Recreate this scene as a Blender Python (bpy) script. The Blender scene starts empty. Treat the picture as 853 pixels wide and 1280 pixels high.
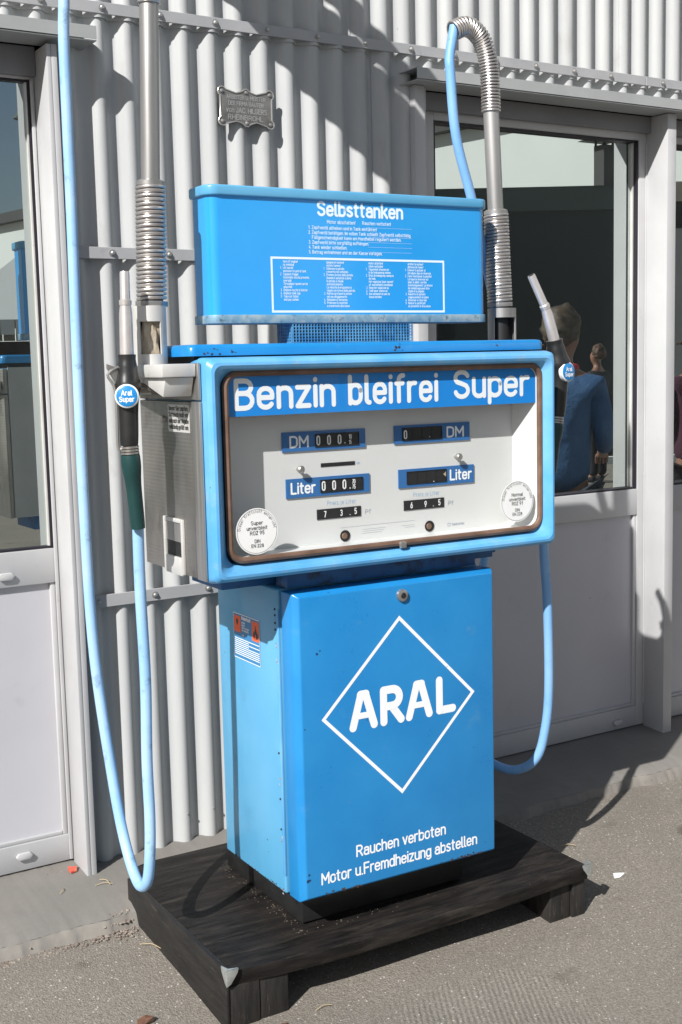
import bpy, bmesh, math, random
from mathutils import Vector, Matrix
random.seed(7)
sc = bpy.context.scene
COL = sc.collection
R = math.radians

# ------------------------------------------------------------------ camera
cam_d = bpy.data.cameras.new("camera")
cam = bpy.data.objects.new("camera", cam_d); COL.objects.link(cam)
fw = Vector((0.52015875, 0.84548226, -0.12080818)); rt = Vector((0.84999086, -0.52627714, -0.02340741))
up = Vector((0.08336914, 0.09051027, 0.99239986))
M = Matrix((rt, up, -fw)).transposed().to_4x4()
M.translation = Vector((-1.49448499, -3.48849963, 1.6))
cam.matrix_world = M
cam_d.sensor_fit = 'VERTICAL'; cam_d.sensor_height = 24.0; cam_d.lens = 1551.98 / 1280 * 24
cam_d.clip_start = 0.05; cam_d.clip_end = 1000
sc.camera = cam
# ------------------------------------------------------------------ world, sun, exposure
SUN_AZ, SUN_EL = 30.7, 37.6          # light travels towards +x, turned this far towards the wall (+y)
sdir = Vector((math.cos(R(SUN_EL))*math.cos(R(SUN_AZ)), math.cos(R(SUN_EL))*math.sin(R(SUN_AZ)), -math.sin(R(SUN_EL))))
w = bpy.data.worlds.new("World"); sc.world = w; w.use_nodes = True
nt = w.node_tree; bg = nt.nodes['Background']
sky = nt.nodes.new('ShaderNodeTexSky'); sky.sky_type = 'NISHITA'; sky.sun_disc = False
sky.sun_elevation = R(SUN_EL)
sky.sun_rotation = math.atan2(-sdir.x, -sdir.y)      # rotation measured from +Y towards +X
sky.dust_density = 1.2
tc = nt.nodes.new('ShaderNodeTexCoord'); cn = nt.nodes.new('ShaderNodeTexNoise'); cn.inputs['Scale'].default_value = 3.2
cn.inputs['Detail'].default_value = 7; cmap = nt.nodes.new('ShaderNodeMapping'); cmap.inputs['Scale'].default_value = (1, 1, 3.2)
cr = nt.nodes.new('ShaderNodeMapRange'); cr.inputs['From Min'].default_value = .52; cr.inputs['From Max'].default_value = .74
cr.inputs['To Max'].default_value = .45
mixw = nt.nodes.new('ShaderNodeMix'); mixw.data_type = 'RGBA'; mixw.inputs['B'].default_value = (3.4, 3.7, 4.2, 1)
nt.links.new(tc.outputs['Generated'], cmap.inputs['Vector']); nt.links.new(cmap.outputs['Vector'], cn.inputs['Vector'])
nt.links.new(cn.outputs['Fac'], cr.inputs['Value']); nt.links.new(cr.outputs['Result'], mixw.inputs['Factor'])
nt.links.new(sky.outputs['Color'], mixw.inputs['A']); nt.links.new(mixw.outputs['Result'], bg.inputs['Color'])
bg.inputs['Strength'].default_value = 0.05
sun_d = bpy.data.lights.new("sun", 'SUN'); sun_d.energy = 5.0; sun_d.angle = R(0.5); sun_d.color = (1, .98, .945)
sun = bpy.data.objects.new("sun", sun_d); COL.objects.link(sun)
sun.rotation_euler = sdir.to_track_quat('-Z', 'Y').to_euler(); sun.location = (-4, -4, 6)
sc.view_settings.view_transform = 'Standard'; sc.view_settings.look = 'None'
sc.view_settings.exposure = 0.42; sc.view_settings.gamma = 1
sc.render.engine = 'CYCLES'

# ------------------------------------------------------------------ materials
def nodes(m): return m.node_tree.nodes, m.node_tree.links
def pbr(name, c, c2=None, scale=6., rough=.5, metal=0., bump=0., bscale=60., spec=.5, coat=0., rvar=.0,
        chips=None, stretch=(1, 1, 1), detail=6, lo=.35, hi=.65, dirt=None, bdist=.002):
    m = bpy.data.materials.new(name); m.use_nodes = True
    N, L = nodes(m); b = N['Principled BSDF']
    b.inputs['Base Color'].default_value = (*c, 1); b.inputs['Roughness'].default_value = rough
    b.inputs['Metallic'].default_value = metal; b.inputs['Specular IOR Level'].default_value = spec
    b.inputs['Coat Weight'].default_value = coat; b.inputs['Coat Roughness'].default_value = .08
    t = N.new('ShaderNodeTexCoord'); mp = N.new('ShaderNodeMapping'); mp.inputs['Scale'].default_value = stretch
    L.new(t.outputs['Object'], mp.inputs['Vector'])
    def noise(s, d=detail, r=.55):
        n = N.new('ShaderNodeTexNoise'); n.inputs['Scale'].default_value = s; n.inputs['Detail'].default_value = d
        n.inputs['Roughness'].default_value = r; L.new(mp.outputs['Vector'], n.inputs['Vector']); return n
    def rng(src, a, bb, ta=0., tb=1.):
        r = N.new('ShaderNodeMapRange'); r.inputs['From Min'].default_value = a; r.inputs['From Max'].default_value = bb
        r.inputs['To Min'].default_value = ta; r.inputs['To Max'].default_value = tb
        L.new(src, r.inputs['Value']); return r.outputs['Result']
    def mix(f, a, bcol):
        x = N.new('ShaderNodeMix'); x.data_type = 'RGBA'; L.new(f, x.inputs['Factor'])
        if isinstance(a, tuple): x.inputs['A'].default_value = (*a, 1)
        else: L.new(a, x.inputs['A'])
        x.inputs['B'].default_value = (*bcol, 1); return x.outputs['Result']
    cur = None
    if c2:
        n = noise(scale); cur = mix(rng(n.outputs['Fac'], lo, hi), c, c2)
        if rvar: L.new(rng(n.outputs['Fac'], lo, hi, rough-rvar, rough+rvar), b.inputs['Roughness'])
    if dirt:      # (colour, scale, threshold, amount)
        n = noise(dirt[1], 9, .7); cur = mix(rng(n.outputs['Fac'], dirt[2], dirt[2]+.14, 0, dirt[3]), cur or c, dirt[0])
    if chips:     # (colour, scale, threshold)
        n = noise(chips[1], 3, .6); cur = mix(rng(n.outputs['Fac'], chips[2], chips[2]+.012), cur or c, chips[0])
    if cur: L.new(cur, b.inputs['Base Color'])
    if bump:
        n = noise(bscale, 5); bp = N.new('ShaderNodeBump'); bp.inputs['Strength'].default_value = bump
        bp.inputs['Distance'].default_value = bdist; L.new(n.outputs['Fac'], bp.inputs['Height']); L.new(bp.outputs['Normal'], b.inputs['Normal'])
    return m

BLUE = (.035, .26, .66)
mt = {}
mt['blue'] = pbr('blue_paint', (.012, .20, .50), (.018, .23, .54), 5, .32, coat=.12, rvar=.06, chips=((.05, .03, .02), 42, .755), dirt=((.16, .32, .46), 9, .60, .28), bump=.05, bscale=9, bdist=.004)
mt['blue_faded'] = pbr('faded_blue_paint', (.085, .34, .66), (.15, .41, .70), 9, .42, rvar=.08, chips=((.07, .04, .025), 34, .735), dirt=((.30, .38, .42), 22, .56, .55), bump=.08, bscale=160)
mt['blue_sunlit'] = pbr('sunlit_blue_paint', (.085, .33, .56), (.12, .375, .60), 4, .33, coat=.2, rvar=.05, chips=((.05, .03, .02), 45, .745), dirt=((.12, .22, .32), 12, .60, .4), bump=.05, bscale=10, bdist=.004)  # door blue lightened: sun on the cabinet side put into the colour
mt['blue_sign'] = pbr('blue_acrylic', (.022, .31, .74), (.03, .34, .77), 3, .22, coat=.4, rvar=.03, bump=.04, bscale=6, bdist=.004)
mt['blue_dark'] = pbr('dark_blue_paint', (.012, .09, .26), (.02, .13, .33), 8, .5, dirt=((.02, .02, .02), 18, .52, .8))
mt['blue_grille'] = pbr('grille_paint', (.03, .16, .36), (.10, .30, .50), 30, .4)
mt['rust'] = pbr('rust', (.10, .045, .02), (.03, .018, .012), 90, .8)
mt['chip'] = pbr('dark_chip', (.01, .04, .12), None, rough=.6)
mt['bare'] = pbr('bare_primer', (.42, .50, .55), (.15, .10, .08), 120, .6)
mt['blue_band'] = pbr('blue_header_foil', (.012, .215, .64), (.016, .24, .68), 3, .3)
mt['blue_plate'] = pbr('blue_plate', (.035, .14, .36), None, 3, .45)
mt['band_grey'] = pbr('galvanised_band', (.18, .32, .42), (.33, .42, .46), 40, .55, metal=.2, lo=.4, hi=.6, dirt=((.03, .07, .1), 60, .55, .8))
mt['white_print'] = pbr('white_print', (.82, .84, .86), None, rough=.4)
mt['sign_print'] = pbr('pale_print', (.72, .83, .93), None, rough=.4)
mt['sign_small'] = pbr('pale_small_print', (.60, .78, .93), None, rough=.4)
mt['black_print'] = pbr('black_print', (.03, .03, .03), None, rough=.5)
mt['grey_print'] = pbr('grey_print', (.32, .36, .42), None, rough=.5)
mt['pale_blue_print'] = pbr('pale_blue_print', (.30, .45, .62), None, rough=.5)
mt['orange'] = pbr('orange_print', (.80, .12, .03), None, rough=.5)
mt['label_blue'] = pbr('label_foil', (.04, .20, .42), None, rough=.35)
mt['dial'] = pbr('dial_enamel', (.60, .60, .59), (.635, .635, .625), 3, .4)
mt['sticker'] = pbr('white_sticker', (.80, .80, .80), (.76, .76, .75), 20, .45)
mt['black'] = pbr('black_plastic', (.012, .012, .013), (.02, .02, .02), 15, .35, bump=.1, bscale=90)
mt['drum'] = pbr('counter_drum', (.02, .02, .022), None, rough=.4)
mt['gasket'] = pbr('brown_rubber_gasket', (.11, .062, .04), (.17, .10, .07), 20, .55, bump=.1, bscale=80)
mt['seam'] = pbr('black_rubber_seam', (.01, .01, .01), None, rough=.6)
mt['steel'] = pbr('brushed_steel', (.42, .40, .38), (.52, .50, .47), 3, .38, metal=.85, bump=.15, bscale=40, stretch=(30, 30, .6), rvar=.08)
mt['steel_panel'] = pbr('stained_steel', (.21, .20, .185), (.38, .36, .335), 6, .38, metal=.8, stretch=(1, 1, .5), rvar=.1, dirt=((.13, .11, .09), 9, .52, .6))
mt['galv'] = pbr('galvanised_pipe', (.30, .29, .28), (.46, .45, .44), 7, .42, metal=.7, stretch=(1, 1, .12), rvar=.08, dirt=((.16, .14, .12), 10, .60, .6))
mt['spring'] = pbr('steel_spring', (.50, .47, .45), (.58, .55, .53), 20, .32, metal=.75)
mt['alu'] = pbr('painted_aluminium', (.55, .54, .52), (.62, .61, .59), 12, .42, metal=.25, dirt=((.25, .22, .2), 30, .62, .6))
mt['spout'] = pbr('aluminium_spout', (.62, .58, .56), (.70, .66, .64), 25, .33, metal=.6, dirt=((.3, .26, .24), 60, .6, .5))
mt['hose'] = pbr('light_blue_hose', (.27, .48, .74), (.38, .56, .78), 5, .5, dirt=((.09, .15, .24), 16, .56, .75), bump=.35, bscale=38)
mt['hose_dark'] = pbr('blue_hose', (.17, .38, .70), (.24, .45, .74), 6, .48, dirt=((.08, .16, .28), 34, .60, .7))
mt['green'] = pbr('dark_green_rubber', (.005, .035, .035), (.008, .05, .048), 12, .42, bump=.1, bscale=70)
mt['wood'] = pbr('black_stained_wood', (.006, .0052, .005), (.022, .019, .0175), 7, .62, stretch=(1, 7, 7), lo=.35, hi=.7, spec=.2, dirt=((.06, .05, .042), 5, .52, .5), chips=((.34, .28, .22), 60, .785), bump=.6, bscale=40)
mt['wood_y'] = pbr('black_stained_wood_side', (.006, .0055, .0052), (.018, .016, .0145), 7, .62, stretch=(7, 1, 7), lo=.35, hi=.7, dirt=((.13, .10, .07), 11, .60, .6), chips=((.30, .25, .2), 60, .78), bump=.5, bscale=40)
mt['wood_z'] = pbr('black_stained_block', (.006, .0055, .005), (.024, .020, .018), 7, .7, stretch=(7, 7, 1), dirt=((.15, .12, .1), 11, .58, .6), bump=.5, bscale=40)
mt['zinc'] = pbr('zinc_corner', (.42, .45, .44), (.58, .60, .58), 60, .4, metal=.7)
mt['dust'] = pbr('sand_and_dust', (.12, .095, .07), (.05, .04, .03), 60, .9, bump=.6, bscale=200)
mt['wall'] = pbr('grey_corrugated_paint', (.46, .467, .467), (.385, .392, .395), 3, .5, stretch=(1, 1, .35), dirt=((.26, .25, .24), 9, .58, .4), chips=((.16, .12, .10), 40, .79), bump=.25, bscale=7, bdist=.006, rvar=.05)
mt['strip'] = pbr('grey_strip_paint', (.33, .335, .345), (.38, .38, .39), 8, .5, dirt=((.2, .19, .19), 20, .62, .4))
mt['frame'] = pbr('light_grey_frame_paint', (.47, .468, .475), (.43, .428, .435), 5, .42, dirt=((.30, .285, .27), 14, .61, .4), chips=((.12, .09, .07), 45, .775))
mt['panel'] = pbr('grey_door_panel', (.49, .485, .515), (.455, .45, .48), 2.2, .45, dirt=((.33, .32, .31), 6, .58, .35), chips=((.10, .08, .07), 40, .77), bump=.08, bscale=5, bdist=.006)
mt['header'] = pbr('dark_grey_header', (.20, .20, .21), (.17, .17, .18), 5, .5)
mt['lintel'] = pbr('grey_lintel_flashing', (.33, .34, .34), (.38, .39, .39), 5, .5)
mt['rubber'] = pbr('glazing_rubber', (.015, .012, .02), None, rough=.5)
mt['concrete'] = pbr('smooth_concrete', (.175, .165, .15), (.215, .20, .182), 3, .85, dirt=((.17, .155, .14), 7, .5, .6), chips=((.42, .39, .35), 34, .76), bump=.35, bscale=90)
mt['broken'] = pbr('broken_concrete', (.24, .22, .195), (.18, .165, .148), 9, .9, bump=.5, bscale=60, chips=((.13, .10, .08), 45, .72))
mt['plaque'] = pbr('cast_iron_plaque', (.20, .195, .185), (.28, .27, .26), 30, .42, metal=.6, bump=.3, bscale=90)
mt['plaque_raised'] = pbr('cast_raised', (.46, .45, .43), (.52, .5, .48), 30, .35, metal=.6)
mt['interior'] = pbr('dark_interior', (.02, .02, .022), None, rough=.9)
mt['white_wall'] = pbr('white_hall_cladding', (.70, .73, .71), (.67, .70, .68), 1, .7)
mt['gate'] = pbr('dark_green_gate', (.010, .015, .0145), (.014, .019, .0185), 2, .7)
mt['fascia'] = pbr('dark_green_fascia', (.05, .075, .065), None, rough=.7)
mt['annex'] = pbr('pale_grey_render', (.42, .43, .42), (.38, .39, .38), 1, .8)
mt['beige'] = pbr('beige_trim', (.50, .45, .36), None, rough=.8)
mt['canvas'] = pbr('white_canvas', (.78, .79, .77), (.74, .75, .73), 2, .8)
mt['brown'] = pbr('brown_boards', (.16, .10, .06), (.10, .06, .04), 6, .8)
mt['roof_dark'] = pbr('dark_roof', (.05, .05, .05), None, rough=.8)
mt['skin'] = pbr('skin', (.26, .13, .09), (.22, .11, .075), 20, .5)
mt['hair'] = pbr('grey_brown_hair', (.04, .028, .018), (.10, .07, .045), 40, .6, bump=.6, bscale=120)
mt['hair2'] = pbr('brown_hair', (.05, .025, .013), (.11, .055, .03), 40, .6, bump=.6, bscale=120)
mt['shirt'] = pbr('shaded_blue_shirt', (.016, .065, .17), (.028, .09, .21), 9, .8, bump=.8, bscale=8, bdist=.03)  # blue darkened: the shade on the wearer is put into the colour
mt['collar'] = pbr('red_collar', (.55, .02, .04), None, rough=.8)
mt['jeans'] = pbr('dark_blue_jeans', (.015, .02, .035), (.02, .028, .045), 9, .85)
mt['dark_cloth'] = pbr('dark_clothing', (.012, .012, .015), (.02, .02, .022), 9, .85)
mt['plum'] = pbr('dark_plum_cloth', (.05, .012, .03), None, rough=.85)
mt['paper'] = pbr('white_paper', (.8, .8, .78), None, rough=.7)
mt['leaf'] = pbr('dry_leaf', (.16, .07, .04), (.09, .045, .03), 40, .8)
mt['redbit'] = pbr('red_scrap', (.65, .06, .03), (.55, .15, .1), 60, .7)
mt['straw'] = pbr('dry_straw', (.42, .33, .20), None, rough=.8)
mt['pebble'] = pbr('pebbles', (.28, .24, .20), (.14, .10, .08), 30, .85)
mt['rag'] = pbr('worn_cloth', (.50, .43, .33), (.18, .14, .10), 26, .8, stretch=(1, 1, .4))

# corrugations of the stainless side panel: fine horizontal ribs
N, L = nodes(mt['steel_panel']); b = N['Principled BSDF']
wv = N.new('ShaderNodeTexWave'); wv.bands_direction = 'Z'; wv.inputs['Scale'].default_value = 34
tt = N.new('ShaderNodeTexCoord'); L.new(tt.outputs['Object'], wv.inputs['Vector'])
bp = N.new('ShaderNodeBump'); bp.inputs['Strength'].default_value = .2; bp.inputs['Distance'].default_value = .0013
L.new(wv.outputs['Fac'], bp.inputs['Height']); L.new(bp.outputs['Normal'], b.inputs['Normal'])

# asphalt: voronoi stones, light chippings, brushed fine grooves in front of the platform
def asphalt():
    m = bpy.data.materials.new('asphalt'); m.use_nodes = True; N, L = nodes(m); b = N['Principled BSDF']
    b.inputs['Roughness'].default_value = .86; b.inputs['Specular IOR Level'].default_value = .3
    t = N.new('ShaderNodeTexCoord')
    def mk(kind, s, **k):
        n = N.new(kind); n.inputs['Scale'].default_value = s; L.new(t.outputs['Object'], n.inputs['Vector'])
        for a, v in k.items(): n.inputs[a].default_value = v
        return n
    def mr(src, a, bb, ta=0., tb=1.):
        r = N.new('ShaderNodeMapRange'); L.new(src, r.inputs['Value'])
        for nm, v in zip(('From Min', 'From Max', 'To Min', 'To Max'), (a, bb, ta, tb)): r.inputs[nm].default_value = v
        return r.outputs['Result']
    def mx(f, a, c):
        x = N.new('ShaderNodeMix'); x.data_type = 'RGBA'; L.new(f, x.inputs['Factor'])
        for nm, v in (('A', a), ('B', c)):
            if isinstance(v, tuple): x.inputs[nm].default_value = (*v, 1)
            else: L.new(v, x.inputs[nm])
        return x.outputs['Result']
    big = mk('ShaderNodeTexNoise', 2.3, Detail=4.); fine = mk('ShaderNodeTexNoise', 150, Detail=4.)
    vor = mk('ShaderNodeTexVoronoi', 210); vor2 = mk('ShaderNodeTexVoronoi', 150)
    col = mx(mr(big.outputs['Fac'], .35, .68), (.205, .182, .154), (.268, .238, .202))
    col = mx(mr(fine.outputs['Fac'], .35, .65), col, (.155, .14, .12)); 
    sepc = N.new('ShaderNodeSeparateColor'); L.new(vor.outputs['Color'], sepc.inputs['Color'])
    col = mx(mr(sepc.outputs['Red'], .84, 1., 0, .4), col, (.38, .355, .32))
    sp2 = N.new('ShaderNodeSeparateColor'); L.new(vor2.outputs['Color'], sp2.inputs['Color'])
    ml = N.new('ShaderNodeMath'); ml.operation = 'MULTIPLY'
    L.new(mr(sp2.outputs['Green'], .965, .97), ml.inputs[0]); L.new(mr(vor2.outputs['Distance'], .42, .30), ml.inputs[1])
    col = mx(ml.outputs['Value'], col, (.50, .48, .44))
    st = mk('ShaderNodeTexNoise', 5.5, Detail=2.)
    col = mx(mr(st.outputs['Fac'], .66, .74, 0, .55), col, (.07, .055, .045))
    L.new(col, b.inputs['Base Color'])
    bp = N.new('ShaderNodeBump'); bp.inputs['Strength'].default_value = .5; bp.inputs['Distance'].default_value = .004
    ad = N.new('ShaderNodeMath'); ad.operation = 'ADD'; L.new(fine.outputs['Fac'], ad.inputs[0]); L.new(vor.outputs['Distance'], ad.inputs[1])
    # brushed grooves
    wv = N.new('ShaderNodeTexWave'); wv.bands_direction = 'X'; wv.inputs['Scale'].default_value = 22; wv.inputs['Distortion'].default_value = .4
    mp = N.new('ShaderNodeMapping'); mp.inputs['Rotation'].default_value = (0, 0, R(28)); L.new(t.outputs['Object'], mp.inputs['Vector']); L.new(mp.outputs['Vector'], wv.inputs['Vector'])
    se = N.new('ShaderNodeSeparateXYZ'); L.new(t.outputs['Object'], se.inputs['Vector'])
    ga = mr(se.outputs['X'], .05, .16); gb = mr(se.outputs['X'], .62, .45); gc = mr(se.outputs['Y'], -1.0, -1.1)
    m1 = N.new('ShaderNodeMath'); m1.operation = 'MULTIPLY'; L.new(ga, m1.inputs[0]); L.new(gb, m1.inputs[1])
    m2 = N.new('ShaderNodeMath'); m2.operation = 'MULTIPLY'; L.new(m1.outputs[0], m2.inputs[0]); L.new(gc, m2.inputs[1])
    m3 = N.new('ShaderNodeMath'); m3.operation = 'MULTIPLY'; L.new(m2.outputs[0], m3.inputs[0]); L.new(wv.outputs['Fac'], m3.inputs[1])
    a2 = N.new('ShaderNodeMath'); a2.operation = 'ADD'; L.new(ad.outputs[0], a2.inputs[0]); L.new(m3.outputs[0], a2.inputs[1])
    L.new(a2.outputs[0], bp.inputs['Height']); L.new(bp.outputs['Normal'], b.inputs['Normal'])
    return m
mt['asphalt'] = asphalt()

def glass_dark():
    m = bpy.data.materials.new('coated_window_glass'); m.use_nodes = True; N, L = nodes(m)
    b = N['Principled BSDF']; b.inputs['Base Color'].default_value = (.012, .016, .016, 1); b.inputs['Roughness'].default_value = .3
    g = N.new('ShaderNodeBsdfGlossy'); g.inputs['Roughness'].default_value = 0.; g.inputs['Color'].default_value = (.86, .93, .90, 1)
    fr = N.new('ShaderNodeFresnel'); fr.inputs['IOR'].default_value = 1.9
    mr = N.new('ShaderNodeMapRange'); mr.inputs['To Min'].default_value = .55; mr.inputs['To Max'].default_value = 1.
    L.new(fr.outputs['Fac'], mr.inputs['Value'])
    mx = N.new('ShaderNodeMixShader'); L.new(mr.outputs['Result'], mx.inputs['Fac'])
    L.new(b.outputs['BSDF'], mx.inputs[1]); L.new(g.outputs['BSDF'], mx.inputs[2]); L.new(mx.outputs['Shader'], N['Material Output'].inputs['Surface'])
    return m
mt['glass'] = glass_dark()
def glass_clear():
    m = bpy.data.materials.new('clear_dial_glass'); m.use_nodes = True; N, L = nodes(m); N.remove(N['Principled BSDF'])
    t = N.new('ShaderNodeBsdfTransparent'); t.inputs['Color'].default_value = (.97, .98, .98, 1)
    g = N.new('ShaderNodeBsdfGlossy'); g.inputs['Roughness'].default_value = .0
    fr = N.new('ShaderNodeFresnel'); fr.inputs['IOR'].default_value = 1.18
    mx = N.new('ShaderNodeMixShader'); L.new(fr.outputs['Fac'], mx.inputs['Fac'])
    L.new(t.outputs['BSDF'], mx.inputs[1]); L.new(g.outputs['BSDF'], mx.inputs[2]); L.new(mx.outputs['Shader'], N['Material Output'].inputs['Surface'])
    return m
mt['clear'] = glass_clear()

# ------------------------------------------------------------------ mesh helpers
class MB:
    def __init__(s): s.v = []; s.f = []
    def add(s, vs, fs):
        o = len(s.v); s.v += [tuple(v) for v in vs]; s.f += [tuple(i+o for i in f) for f in fs]; return s
    def box(s, x0, x1, y0, y1, z0, z1):
        if x0 > x1: x0, x1 = x1, x0
        if y0 > y1: y0, y1 = y1, y0
        vs = [(x, y, z) for z in (z0, z1) for y in (y0, y1) for x in (x0, x1)]
        return s.add(vs, [(0, 2, 3, 1), (4, 5, 7, 6), (0, 1, 5, 4), (2, 6, 7, 3), (0, 4, 6, 2), (1, 3, 7, 5)])
    def prism(s, pts, d):                       # closed planar polygon pushed along vector d
        n = len(pts); a = [Vector(p) for p in pts]; d = Vector(d); c = [p+d for p in a]
        nrm = sum(((a[i]-a[0]).cross(a[(i+1) % n]-a[0]) for i in range(1, n-1)), Vector())
        if nrm.dot(d) > 0: a.reverse(); c.reverse()
        fs = [tuple(range(n)), tuple(range(2*n-1, n-1, -1))] + [(i, n+i, n+(i+1) % n, (i+1) % n) for i in range(n)]
        return s.add(a+c, fs)
    def tube(s, pts, r, seg=12, caps=True, closed=False):
        P = [Vector(p) for p in pts]; n = len(P); rr = r if isinstance(r, (list, tuple)) else [r]*n
        T = []
        for i in range(n):
            if closed: t = P[(i+1) % n]-P[i-1]
            else: t = P[min(i+1, n-1)]-P[max(i-1, 0)]
            T.append(t.normalized() if t.length > 1e-9 else Vector((0, 0, 1)))
        u = T[0].orthogonal().normalized(); vs = []
        for i in range(n):
            if i: u = T[i-1].rotation_difference(T[i]) @ u
            u = (u - T[i]*u.dot(T[i])).normalized(); w_ = T[i].cross(u)
            for k in range(seg):
                a = 2*math.pi*k/seg; vs.append(P[i]+(u*math.cos(a)+w_*math.sin(a))*rr[i])
        fs = []
        for i in range(n if closed else n-1):
            j = (i+1) % n
            for k in range(seg):
                k2 = (k+1) % seg; fs.append((i*seg+k, i*seg+k2, j*seg+k2, j*seg+k))
        if caps and not closed: fs += [tuple(range(seg-1, -1, -1)), tuple(range((n-1)*seg, n*seg))]
        return s.add(vs, fs)
    def build(s, name, m, parent=None, bevel=0., seg=2, smooth=35, off=None, slots=None):
        me = bpy.data.meshes.new(name)
        o3 = Vector(off) if off is not None else Vector()
        me.from_pydata([Vector(v)-o3 for v in s.v], [], s.f)
        if bevel:
            bm = bmesh.new(); bm.from_mesh(me)
            ed = [e for e in bm.edges if e.is_manifold and e.calc_face_angle(0) > R(30)]
            bmesh.ops.bevel(bm, geom=ed, offset=bevel, segments=seg, profile=.5, affect='EDGES', clamp_overlap=True)
            bm.to_mesh(me); bm.free()
        if smooth:
            me.shade_smooth(); me.set_sharp_from_angle(angle=R(smooth))
        me.materials.append(mt[m]); me.update()
        ob = bpy.data.objects.new(name, me); COL.objects.link(ob)
        if parent: ob.parent = parent
        return ob
def smooth_path(pts, n=8, closed=False):
    P = [Vector(p) for p in pts]; out = []
    N_ = len(P)
    for i in range(N_ if closed else N_-1):
        if closed: a, b_, c, d = P[i-1], P[i], P[(i+1) % N_], P[(i+2) % N_]
        else: a, b_, c, d = P[max(i-1, 0)], P[i], P[i+1], P[min(i+2, N_-1)]
        for k in range(n):
            t = k/n; out.append(.5*((2*b_)+(c-a)*t+(2*a-5*b_+4*c-d)*t*t+(3*b_-a-3*c+d)*t**3))
    if not closed: out.append(P[-1])
    return out
def rrect(x0, x1, z0, z1, r, n=6):
    pts = []
    for cx, cz, a0 in ((x1-r, z1-r, 0), (x0+r, z1-r, 90), (x0+r, z0+r, 180), (x1-r, z0+r, 270)):
        for k in range(n+1):
            a = R(a0+90*k/n); pts.append((cx+r*math.cos(a), cz+r*math.sin(a)))
    return pts
def tag(o, label=None, cat=None, group=None, kind=None):
    if label: o['label'] = label
    if cat: o['category'] = cat
    if group: o['group'] = group
    if kind: o['kind'] = kind
    return o
def empty(name, loc, rz=0., label=None, cat=None, group=None):
    o = bpy.data.objects.new(name, None); COL.objects.link(o); o.location = loc; o.rotation_euler = (0, 0, rz)
    o.empty_display_size = .1
    return tag(o, label, cat, group)

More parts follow.
